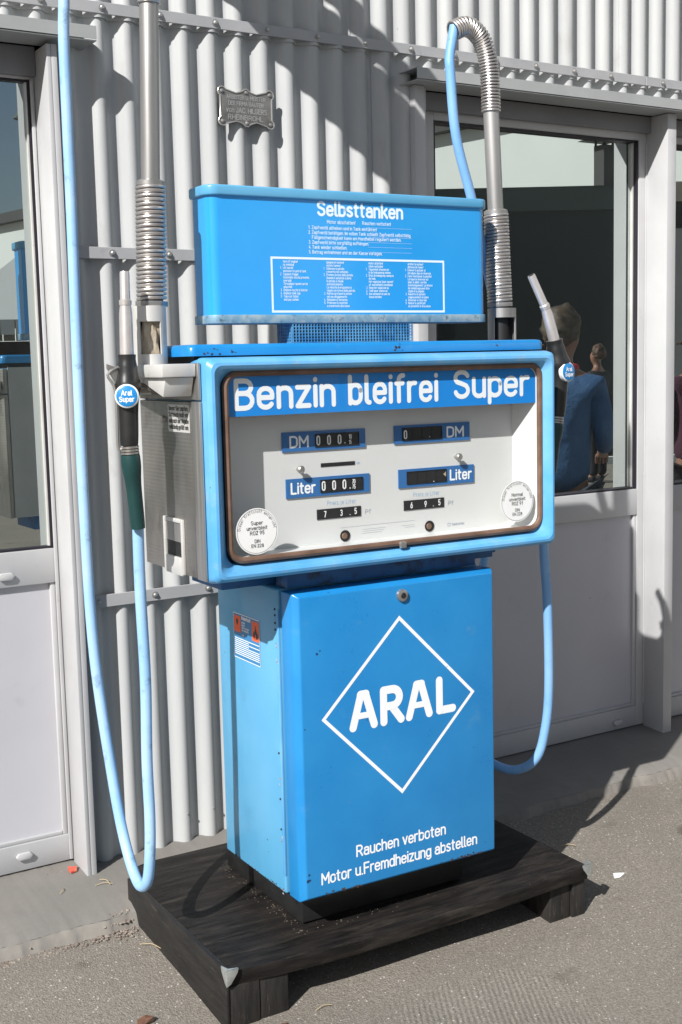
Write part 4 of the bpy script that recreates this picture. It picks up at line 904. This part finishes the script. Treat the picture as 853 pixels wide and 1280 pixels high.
# ---------------- nozzles: things of their own
def nozzle(label, tip, bend, grip0, badge_c, badge_n, g1, b0, b1, lever_side, group='fuel nozzles hung on the pump'):
    o_ = Vector(b1); root = empty('fuel_nozzle', PW(*o_), TH, label, 'fuel nozzle', group)
    def nb(mb, name, m, parent=None, **k): return mb.build(name, m, parent or root, off=o_, **k)
    tip, bend, grip0, g1, b0, b1 = (Vector(v) for v in (tip, bend, grip0, g1, b0, b1))
    d1 = (tip-bend).normalized()
    sp_ = MB(); a = bend+d1*.012; nb(sp_.tube([grip0, bend-(bend-grip0)*.12, a, tip-d1*.004, tip], [.0160, .0150, .0118, .0112, .0102], 16), 'spout', 'spout')
    nb(MB().tube([a-d1*.006, a+d1*.004, a+d1*.007], [.0142, .0146, .0118], 16), 'spout_ring', 'spout')
    nb(MB().tube([tip+d1*.0003, tip+d1*.0006], .0075, 12), 'spout_opening', 'seam')
    bc = Vector(badge_c)
    pts = [grip0+(grip0-bc).normalized()*.004, grip0.lerp(bc, .2), grip0.lerp(bc, .55), bc.lerp(grip0, .12), bc.lerp(g1, .30), bc.lerp(g1, .6), g1]
    sm = smooth_path(pts, 4); fat = 1.14 if 'bent' in label else 1.; rr_ = [fat*q_ for q_ in (.0205, .0205, .020, .0205, .022, .023, .0235, .025, .027, .029, .0305, .030, .0285, .026, .024, .023, .0225, .0222, .0222, .022, .022, .0218, .0215, .021, .020)]
    nb(MB().tube(sm, rr_[:len(sm)], 18), 'grip', 'black')
    bn = Vector(badge_n).normalized(); c0 = bc+bn*.022
    nb(MB().tube([c0, c0+bn*.010, c0+bn*.012], [.0275, .0275, .0255], 28), 'badge_ring', 'sticker')
    nb(MB().tube([c0+bn*.012, c0+bn*.0135, c0+bn*.0143], [.0242, .0238, .022], 28), 'badge', 'blue')
    ux = Vector((0, 0, 1)).cross(bn).normalized(); uz = bn.cross(ux)
    t = TX(c0+bn*.0143, ux, uz, bn); t.text('Aral', 0, .002, .0105, .0010, align=.5, gap=.25); t.text('Super', 0, -.0125, .0105, .0010, align=.5, gap=.25); t.mb.build('badge_lettering', 'white_print', root, smooth=0, off=o_)
    dn = (b0-g1).normalized()
    rgm = MB()
    for k in range(3): c = g1+dn*(.001+k*.0068); rgm.tube([c, c+dn*.001, c+dn*.0052, c+dn*.0062], [.0195, .0215, .0215, .0195], 18)
    nb(rgm, 'swivel_ring', 'steel')
    q0 = g1+dn*.021
    bt = smooth_path([q0, q0.lerp(b1, .25), q0.lerp(b1, .6), b1], 4)
    nb(MB().tube(bt, [.0215, .0225, .0228, .0225, .021, .0195, .0185, .0180, .0178, .0176, .0174, .0172, .0165], 18), 'hose_boot', 'green')
    nb(MB().tube([b1, b1+(b1-q0).normalized()*.001], .0162, 16), 'boot_end', 'green')
    # trigger guard and lever
    lv = Vector(lever_side); lp_ = smooth_path([bc.lerp(grip0, .75)+lv*.018, bc.lerp(grip0, .55)+lv*.048, bc+lv*.030+Vector((0, 0, .01)), g1+lv*.028, g1+lv*.015], 4)
    nb(MB().tube(lp_, .0035, 8), 'trigger', 'steel')
    tg = MB(); A_ = bc.lerp(grip0, .68)+lv*.016; Bp = bc.lerp(grip0, .60)+lv*.048+Vector((0, 0, .016)); Cp = bc.lerp(grip0, .20)+lv*.022
    tg.prism([A_, Bp+Vector((0, 0, .004)), Bp-Vector((0, 0, .006)), Cp], Vector((0, .006, 0))); nb(tg, 'lever', 'steel')
    return root
nozzle('fuel nozzle with round blue badge hanging upright at the left side of the pump', (-.3935, -.80, 1.814), (-.395, -.80, 1.732), (-.3965, -.80, 1.622), (-.3975, -.80, 1.530), (-.45, -.9, .05), (-.4, -.80, 1.417), (-.399, -.80, 1.396), (-.3855, -.795, 1.222), (-1, 0, 0))
nozzle('fuel nozzle with bent spout leaning away at the right side of the pump', (.791, -.80, 1.822), (.845, -.80, 1.727), (.8735, -.80, 1.640), (.892, -.80, 1.553), (.12, -.99, .05), (.880, -.80, 1.43), (.877, -.80, 1.41), (.857, -.80, 1.27), (0, .8, 0))

# ================================================================== PLATFORM
OP = Vector((.3, -.62, 0)); plat = empty('wooden_platform', PW(*OP), TH, 'low black-stained wooden platform carrying the fuel pump', 'platform')
def wb(mb, name, m, parent=None, **k): return mb.build(name, m, parent or plat, off=OP, **k)
bd = MB(); nseg = 24; vs = []
TL_ = []
for i in range(nseg+1):
    s2 = i/nseg; x = -.262+(.876+.262)*s2; yf = -.938-.012*math.sin(math.pi*s2)-.004*math.sin(9*s2); sag = -.012*math.sin(math.pi*min(1, s2*1.15))
    yb_ = -.29 if i == 0 else (-.215 if i == 1 else -.20)
    for y, k in ((yf, 1), (-.72, .3), (-.50, 0), (yb_, 0)):
        vs.append((x, y, .1495+sag*k))
for i in range(nseg+1):
    for j in range(4):
        v = vs[i*4+j]; vs.append((v[0], v[1]+(.004 if j == 0 else 0), v[2]-.040))
o2 = (nseg+1)*4
fs = [(i*4+j, (i+1)*4+j, (i+1)*4+j+1, i*4+j+1) for i in range(nseg) for j in range(3)]
fs += [(o2+i*4+j+1, o2+(i+1)*4+j+1, o2+(i+1)*4+j, o2+i*4+j) for i in range(nseg) for j in range(3)]
fs += [(i*4, o2+i*4, o2+(i+1)*4, (i+1)*4) for i in range(nseg)] + [(i*4+3, (i+1)*4+3, o2+(i+1)*4+3, o2+i*4+3) for i in range(nseg)]
fs += [(j, j+1, o2+j+1, o2+j) for j in range(3)] + [(nseg*4+j+1, nseg*4+j, o2+nseg*4+j, o2+nseg*4+j+1) for j in range(3)]
bd.add(vs, fs); wb(bd, 'top_board', 'wood', bevel=.002, smooth=25)
wb(MB().box(-.2695, -.2625, -.942, -.290, -.004, .1535), 'side_board', 'wood_y', bevel=.0015)
wb(MB().box(-.262, -.2535, -.925, -.300, .147, .1515), 'edge_batten', 'wood_y', bevel=.001)
for x0, x1, y0, y1 in ((-.262, -.178, -.938, -.70), (-.176, -.098, -.935, -.72), (.752, .826, -.918, -.70), (.828, .874, -.926, -.68), (-.26, -.16, -.42, -.30), (.78, .87, -.40, -.25)):
    wb(MB().box(x0, x1, y0, y1, gz((y0+y1)/2)-.012, .1095 if x0 < 0 else .1065), 'foot_block', 'wood_z', bevel=.003)
def corner(x, y, sx):
    m_ = MB()
    cx_, cy_ = x-sx*.003, y-.004; L_ = .033
    m_.prism([(cx_, cy_, .158), (cx_+sx*L_, cy_, .157), (cx_+sx*L_*.9, cy_, .146), (cx_+sx*.012, cy_, .122), (cx_, cy_, .116)], (0, .003, 0))
    m_.prism([(cx_, cy_+.0032, .158), (cx_, cy_+L_, .157), (cx_, cy_+L_*.9, .146), (cx_, cy_+.012, .122), (cx_, cy_+.0032, .116)], (sx*.003, 0, 0))
    m_.prism([(cx_, cy_, .1582), (cx_+sx*L_, cy_, .1582), (cx_+sx*.008, cy_+.008, .1582), (cx_, cy_+L_, .1582)], (0, 0, .0022))
    wb(m_, 'corner_bracket', 'zinc', bevel=.0012, smooth=40)
corner(-.268, -.945, 1); corner(.878, -.943, -1)
# dust collected round the plinth
dm = MB(); rnd = random.Random(5)
for k in range(170):
    if rnd.random() < .55: x = rnd.gauss(-.005, .012); y = rnd.uniform(-.85, -.36)
    else: x = rnd.uniform(-.02, .50); y = rnd.gauss(-.832, .010)
    if .012 < x < .525 and -.812 < y: continue
    s2 = rnd.uniform(.0008, .0028); z = .149+(-.008 if y < -.8 else 0)*max(0, math.sin(math.pi*(x+.26)/1.13))
    dm.add([(x-s2, y-s2*.6, z), (x+s2, y-s2, z), (x+s2*.3, y+s2, z), (x, y, z+s2*1.1)], [(0, 1, 3), (1, 2, 3), (2, 0, 3)])
wb(dm, 'loose_grit', 'dust', smooth=0)['kind'] = 'stuff'

# ================================================================== LITTER
def scrap(name, loc, pts, m, label, cat, h_=.004, rz=0.):
    o_ = MB(); top = [(p[0], p[1], p[2] if len(p) > 2 else h_) for p in pts]; bot = [(p[0], p[1], 0) for p in pts]; n = len(pts)
    c = (sum(p[0] for p in pts)/n, sum(p[1] for p in pts)/n, h_*1.3)
    o_.add(top+bot+[c], [(i, (i+1) % n, 2*n) for i in range(n)]+[(n+i, n+(i+1) % n, (i+1) % n, i) for i in range(n)]+[tuple(range(2*n-1, n-1, -1))])
    ob = o_.build(name, m, smooth=0); ob.location = loc; ob.rotation_euler = (0, 0, rz); return tag(ob, label, cat)
scrap('paper_scrap', (1.115, -.815, gz(-.81)+.001), [(-.02, -.008), (.0, -.012, .002), (.026, -.004, .006), (.018, .008), (-.008, .010, .008)], 'paper', 'small white scrap of paper on the asphalt right of the platform', 'litter', .004)
scrap('dead_leaf', (-.430, -.790, gz(-.79)+.001), [(-.022, -.006, .006), (-.004, -.014, .002), (.020, -.010, .012), (.026, .006, .003), (.006, .012, .010), (-.014, .012, .004)], 'leaf', 'crumpled brown dead leaf on the asphalt left of the platform', 'leaf', .006)
scrap('dead_leaf', (-.150, -.975, gz(-.97)+.001), [(-.012, -.003, .003), (.0, -.008, .004), (.014, -.002, .005), (.002, .007, .002)], 'leaf', 'small brown leaf scrap close under the left front corner of the platform', 'leaf', .003)
scrap('red_scrap', (-.338, -.035, .111), [(-.012, -.018, .006), (.008, -.014, .003), (.014, .006, .010), (.004, .020, .004), (-.010, .012, .012)], 'redbit', 'crumpled red scrap lying at the foot of the left door frame', 'litter', .008)
def straw(x, y, z, l, a, m='straw', bend=.1):
    d = (math.cos(a), math.sin(a)); pts = smooth_path([(0, 0, .002), (d[0]*l*.5-d[1]*l*bend, d[1]*l*.5+d[0]*l*bend, .006), (d[0]*l, d[1]*l, .002)], 4)
    return MB().tube(pts, .0011, 5).build('straw', m)
for x, y, z, l, a, lb in ((1.10, -.575, gz(-.57), .05, -.5, 'pale straw beside the right back edge of the platform'), (-.302, -.455, gz(-.45), .07, -1.0, 'dry straw leaning near the back left corner of the platform'),
                      (-.05, -.965, gz(-.96), .05, 0.05, 'pale straw on the asphalt under the front edge of the platform'), (-.315, -.16, .100, .05, -.3, 'dry stalk on the concrete below the red scrap'), (-.29, -.13, .102, .05, -1.3, 'short dry stalk on the concrete beside the jamb foot'), (-.40, -.13, .102, .035, -2.2, 'curved dry stalk on the concrete below the left door')):
    o_ = straw(x, y, z, l, a); o_.location = (x, y, z+.001); tag(o_, lb, 'straw')
# gravel along the broken edge of the apron
gm = MB(); rnd = random.Random(11)
for k in range(1000):
    zone = rnd.random()
    if zone < .45: x = rnd.uniform(-1.3, -.27); y = rnd.gauss(-.372, .010)
    elif zone < .60: x = rnd.gauss(-.30, .035); y = rnd.gauss(-.345, .03)
    elif zone < .75: x = rnd.uniform(-.42, -.27); y = rnd.gauss(-.06, .03)
    elif zone < .88: x = rnd.uniform(.9, 2.6); y = rnd.gauss(-.37, .02)
    else: x = rnd.uniform(-1.3, 2.6); y = rnd.uniform(-1.5, .0)
    if -.275 < x < .88 and y > -.95 and y < -.19: continue
    z = gz(y) if y < -.352 else .078+(y+.335)*.1 if y > -.33 else .06
    s2 = rnd.uniform(.001, .0042)*(1.3 if zone < .6 else .8)
    vs = []
    for j in range(5): a = j*1.257+rnd.uniform(-.3, .3); vs.append((x+s2*math.cos(a), y+s2*math.sin(a), z+s2*.2))
    vs.append((x, y, z+s2*rnd.uniform(.7, 1.2))); gm.add(vs, [(j, (j+1) % 5, 5) for j in range(5)])
tag(gm.build('gravel', 'pebble', smooth=0), 'fine gravel and grit along the broken concrete edge', 'gravel', kind='stuff')

# ================================================================== OPPOSITE SIDE OF THE YARD (seen in the window glass)
def wall_box(mb, a, b_, z0, z1, t_=.3):
    a = Vector((*a, 0)); b_ = Vector((*b_, 0)); d = (b_-a).normalized(); n = Vector((-d.y, d.x, 0))*-t_
    mb.prism([a+Vector((0, 0, z0)), b_+Vector((0, 0, z0)), b_+n+Vector((0, 0, z0)), a+n+Vector((0, 0, z0))], (0, 0, z1-z0)); return mb
hall = empty('white_hall', (12, -22, 0), 0, 'large white hall with dark lettering mirrored in the left window', 'building')
HO = Vector((12, -22, 0)); A0, B0 = (9.6, -39), (15.8, -4.5)
def hb(mb, name, m, p=hall, off=HO, **k): return mb.build(name, m, p, off=off, **k)
wall = hb(wall_box(MB(), A0, B0, -.1, 6.0, 9.0), 'hall_wall', 'white_wall'); 
hb(wall_box(MB(), (9.35, -39), (15.55, -4.5), 6.003, 6.30, 9.3), 'roof_edge', 'roof_dark')
hb(wall_box(MB(), (13.05, -20), B0, 6.303, 11.0, 9.0), 'bright_screen', 'white_wall')  # white block added above the roof edge to keep the mirrored sky bright
hv = (Vector((*B0, 0))-Vector((*A0, 0))).normalized(); hn = Vector((-hv.y, hv.x, 0))
hb(MB().prism([Vector((9.6, -39, 3.55))+hn*.005, Vector((9.6, -39, 3.55))+hn*.08, Vector((9.6, -39, 3.75))+hn*.08, Vector((9.6, -39, 3.75))+hn*.005], hv*35), 'ledge', 'annex')
t = TX(Vector((9.6, -39, 0))+hn*.02, -hv, (0, 0, 1), hn)
t.text('museum und markt am rhein', -19.5, 5.05, .42, .03, -9.5, cseg=3); t.text('technik zum anfassen', -19.5, 4.35, .42, .03, -10.5, cseg=3); t.mb.build('hall_lettering', 'grey_print', hall, smooth=0, off=HO)
sh = empty('dark_shed', (11, -11.5, 0), 0, 'low dark shed with wide closed gate mirrored in the right window', 'building'); SO = Vector((11, -11.5, 0))
hb(wall_box(MB(), (7.6, -13.54), (12.38, -10.66), -.05, 3.80, .25), 'gate_leaf', 'gate', sh, SO)
hb(wall_box(MB(), (7.55, -13.5), (12.40, -10.58), 3.803, 4.16, .4), 'fascia', 'fascia', sh, SO)
hb(MB().box(12.20, 12.42, -10.98, -10.76, 4.163, 4.78), 'chimney', 'roof_dark', sh, SO)
hb(MB().add([(12.02, -11.16, 4.86), (12.60, -11.16, 4.86), (12.60, -10.58, 4.86), (12.02, -10.58, 4.86), (12.31, -10.87, 5.0)], [(0, 1, 4), (1, 2, 4), (2, 3, 4), (3, 0, 4), (3, 2, 1, 0)]), 'chimney_cowl', 'roof_dark', sh, SO, smooth=0)
c_ = MB(); [c_.tube([(x, y, 4.78), (x, y, 4.86)], .02, 6) for x in (12.22, 12.40) for y in (-10.96, -10.78)]; hb(c_, 'cowl_legs', 'roof_dark', sh, SO)
an = empty('pale_annex', (13.6, -10, 0), 0, 'pale grey annex with a beige band mirrored in the window at the right edge', 'building'); AO = Vector((13.6, -10, 0))
hb(wall_box(MB(), (12.45, -10.6), (15.3, -8.9), -.05, 3.5, .25), 'annex_wall', 'annex', an, AO); hb(wall_box(MB(), (12.45, -10.58), (15.3, -8.88), 3.503, 3.9, .3), 'dark_fascia', 'gate', an, AO); hb(wall_box(MB(), (12.45, -10.57), (15.3, -8.87), 3.903, 4.2, .32), 'beige_band', 'beige', an, AO)
# kerb in front of the shed
kb = MB(); wall_box(kb, (6.0, -13.2), (15.0, -8.2), -.03, .08, .14); tag(kb.build('far_kerb', 'white_wall'), kind='structure')
# pavilion tent with a plank stall
tn = empty('market_tent', (5.1, -14.6, 0), .25, 'white pavilion tent with brown backing mirrored in the left window', 'tent')
MB().add([(-2, -2, 2.25), (2, -2, 2.25), (2, 2, 2.25), (-2, 2, 2.25), (0, 0, 3.9)], [(0, 1, 4), (1, 2, 4), (2, 3, 4), (3, 0, 4)]).build('canopy', 'canvas', tn, smooth=0)
m_ = MB(); 
for i in range(20):
    for sx in (-2.005, 2.005): m_.box(sx-.01, sx+.01, -2+i*.2, -2+i*.2+.185, 2.05, 2.25)
    for sy in (-2.005, 2.005): m_.box(-2+i*.2, -2+i*.2+.185, sy-.01, sy+.01, 2.05, 2.249)
m_.build('valance', 'canvas', tn)
for x in (-1.95, 1.95):
    for y in (-1.95, 1.95): MB().box(x-.03, x+.03, y-.03, y+.03, -.03, 2.25).build('tent_pole', 'strip', tn)
MB().box(-1.9, 1.9, -1.92, -1.86, .1, 2.04).build('backing', 'brown', tn); MB().box(-1.9, -1.85, -1.85, 1.8, .1, 2.04).build('backing', 'brown', tn); MB().box(-1.5, 1.5, .9, 1.5, .0, .95).build('counter', 'roof_dark', tn)
# street lamp
lamp = empty('street_lamp', (9.83, -28.1, -.03), .6, 'street lamp with a wide dish shade mirrored in the left window', 'street lamp')
MB().tube([(0, 0, 0), (0, 0, 8.6)], [.09, .05], 12).build('pole', 'strip', lamp)
MB().tube(smooth_path([(0, 0, 8.3), (-.2, 0, 8.75), (-.6, 0, 8.9), (-.95, 0, 8.75), (-1.0, 0, 8.45)], 5), .04, 8).build('arm', 'strip', lamp)
MB().tube([(-1.0, 0, 8.35), (-1.0, 0, 8.2), (-1.0, 0, 8.1), (-1.0, 0, 8.04), (-1.0, 0, 8.0)], [.05, .09, .17, .23, .235], 20).build('shade', 'fascia', lamp)

# ---------------- people mirrored in the glass
def skin(name, verts, edges, rad, m, parent, sub=2, root=0):
    me = bpy.data.meshes.new(name); me.from_pydata(verts, edges, []); me.update()
    o = bpy.data.objects.new(name, me); COL.objects.link(o); o.parent = parent
    o.modifiers.new('skin', 'SKIN')
    sv = me.skin_vertices[0].data if me.skin_vertices else None
    if sv is None:
        bm = bmesh.new(); bm.from_mesh(me); bm.verts.layers.skin.verify(); bm.to_mesh(me); bm.free(); sv = me.skin_vertices[0].data
    for i, r_ in enumerate(rad):
        sv[i].radius = (r_, r_) if not isinstance(r_, tuple) else r_; sv[i].use_root = (i == root)
    o.modifiers['skin'].use_smooth_shade = True
    s2 = o.modifiers.new('sub', 'SUBSURF'); s2.levels = sub; s2.render_levels = sub
    me.materials.append(mt[m]); return o
def person(loc, rz, label, H, top_m, leg_m, hair_m, long_hair=False, arms=((.215, -.06, 1.15), (.17, -.24, 1.07)), collar=None, bag=False):
    k = H/1.8; root = empty('person', loc, rz, label, 'person')
    root.scale = (k, k, k)      # faces -y
    V = []; E_ = []; Rr = []
    def v(x, y, z, r_, p=None):
        V.append((x, y, z)); Rr.append(r_)
        if p is not None: E_.append((p, len(V)-1))
        return len(V)-1
    pel = v(0, 0, .98, .085); wa = v(0, -.005, 1.12, .085, pel); ch = v(0, 0, 1.32, (.12, .09), wa); sh_ = v(0, .01, 1.44, .085, ch); nk = v(0, .005, 1.54, .050, sh_)
    jw = v(0, -.02, 1.60, .062, nk); hd_ = v(0, -.01, 1.68, .083, jw); tp = v(0, 0, 1.74, .07, hd_)
    v(0, -.105, 1.655, .012, hd_)
    for s2 in (-1, 1): v(s2*.085, .0, 1.655, .014, hd_)
    arm_nodes = []
    for s2, elb in ((-1, arms[0]), (1, arms[0])):
        s_v = v(s2*.17, .01, 1.42, .055, sh_); el = v(s2*elb[0], elb[1]*.3, elb[2], .043, s_v); wr = v(s2*arms[1][0], arms[1][1], arms[1][2], .028, el)
        d = (Vector(V[wr])-Vector(V[el])).normalized(); side_ = Vector((0, 0, 1)).cross(d).normalized()
        pm = Vector(V[wr])+d*.05; pi = v(*pm, .026, wr)
        for f_, (off_, ln) in enumerate(((-.028, .075), (-.010, .085), (.009, .08), (.026, .062))):
            b0_ = pm+side_*off_+d*.03; i1 = v(*b0_, .010, pi); mid = b0_+d*ln*.5+Vector((0, 0, -.008)); i2 = v(*mid, .009, i1); v(*(mid+d*ln*.35+Vector((0, 0, -.018))), .008, i2)
        th_ = v(*(Vector(V[wr])+d*.03+Vector((0, 0, .028))), .011, pi); v(*(Vector(V[wr])+d*.06+Vector((0, 0, .045))), .009, th_)
        arm_nodes.append((s_v, el, wr))
    legs = []
    for s2 in (-1, 1):
        hp = v(s2*.09, 0, .88, .062, pel); kn = v(s2*.10, -.015, .50, .045, hp); an_ = v(s2*.105, .01, .09, .042, kn); v(s2*.12, -.15, .035, .032, an_); legs.append((hp, kn, an_))
    skin('body', V, E_, Rr, 'skin', root)
    P = lambda i: V[i]
    # shirt
    V2 = [(0, 0, .86), (0, -.005, 1.10), (0, 0, 1.32), (0, .01, 1.44), (0, .01, 1.50)]; R2 = [.168, .150, (.176, .146), .118, .075]; E2 = [(0, 1), (1, 2), (2, 3), (3, 4)]
    for s_v, el, wr in arm_nodes:
        i = len(V2); mid = Vector(P(el)).lerp(Vector(P(wr)), .7); V2 += [P(s_v), P(el), tuple(mid)]; R2 += [.072, .058, .045]; E2 += [(3, i), (i, i+1), (i+1, i+2)]
    skin('shirt', V2, E2, R2, top_m, root)
    V3 = [(0, 0, 1.0)]; R3 = [.158]; E3 = []
    for hp, kn, an_ in legs:
        i = len(V3); V3 += [P(hp), P(kn), (P(an_)[0], P(an_)[1], .07)]; R3 += [.120, .088, .072]; E3 += [(0, i), (i, i+1), (i+1, i+2)]
    skin('trousers', V3, E3, R3, leg_m, root)
    for hp, kn, an_ in legs:
        x, y, z = P(an_); skin('shoe', [(x, y+.03, .055), (x, y-.07, .045), (x*1.1, y-.17, .035)], [(0, 1), (1, 2)], [.05, .048, .038], 'dark_cloth', root)
    hv_ = [(0, .035, 1.62), (0, .03, 1.70), (0, .01, 1.77), (0, -.05, 1.775)]; hr = [.085, .112, .10, .065]; he = [(0, 1), (1, 2), (2, 3)]
    if long_hair: hv_ += [(0, .06, 1.55), (0, .07, 1.45)]; hr += [.085, .06]; he += [(0, 4), (4, 5)]
    hr_o = skin('hair', hv_, he, hr, hair_m, root, sub=3)
    tx_ = bpy.data.textures.new('hair_clumps', 'CLOUDS'); tx_.noise_scale = .035; dm_ = hr_o.modifiers.new('clumps', 'DISPLACE'); dm_.texture = tx_; dm_.strength = .045; dm_.mid_level = .5; dm_.texture_coords = 'LOCAL'
    if collar: MB().tube([(.068*math.cos(a), .005+.066*math.sin(a), 1.515) for a in [2*math.pi*j/20 for j in range(20)]], .02, 8, closed=True).build('collar', collar, root)
    for s2 in (-1, 1): MB().tube([(s2*.032, -.088, 1.685), (s2*.032, -.094, 1.685)], [.012, .006], 8).build('eye', 'black_print', root)
    return root
person((2.95, -1.36, -.028), R(52), 'man in light blue shirt with red collar and dark jeans mirrored in the right window', 1.86, 'shirt', 'jeans', 'hair', collar='collar', )
person((9.7, -8.25, -.03), R(-15), 'dark-clothed person standing far off in front of the shed, mirrored in the right window', 1.74, 'dark_cloth', 'dark_cloth', 'hair2')
person((4.75, -2.05, -.03), R(25), 'brown-haired person in dark top mirrored in the glass at the right edge', 1.80, 'plum', 'dark_cloth', 'hair2', long_hair=True)
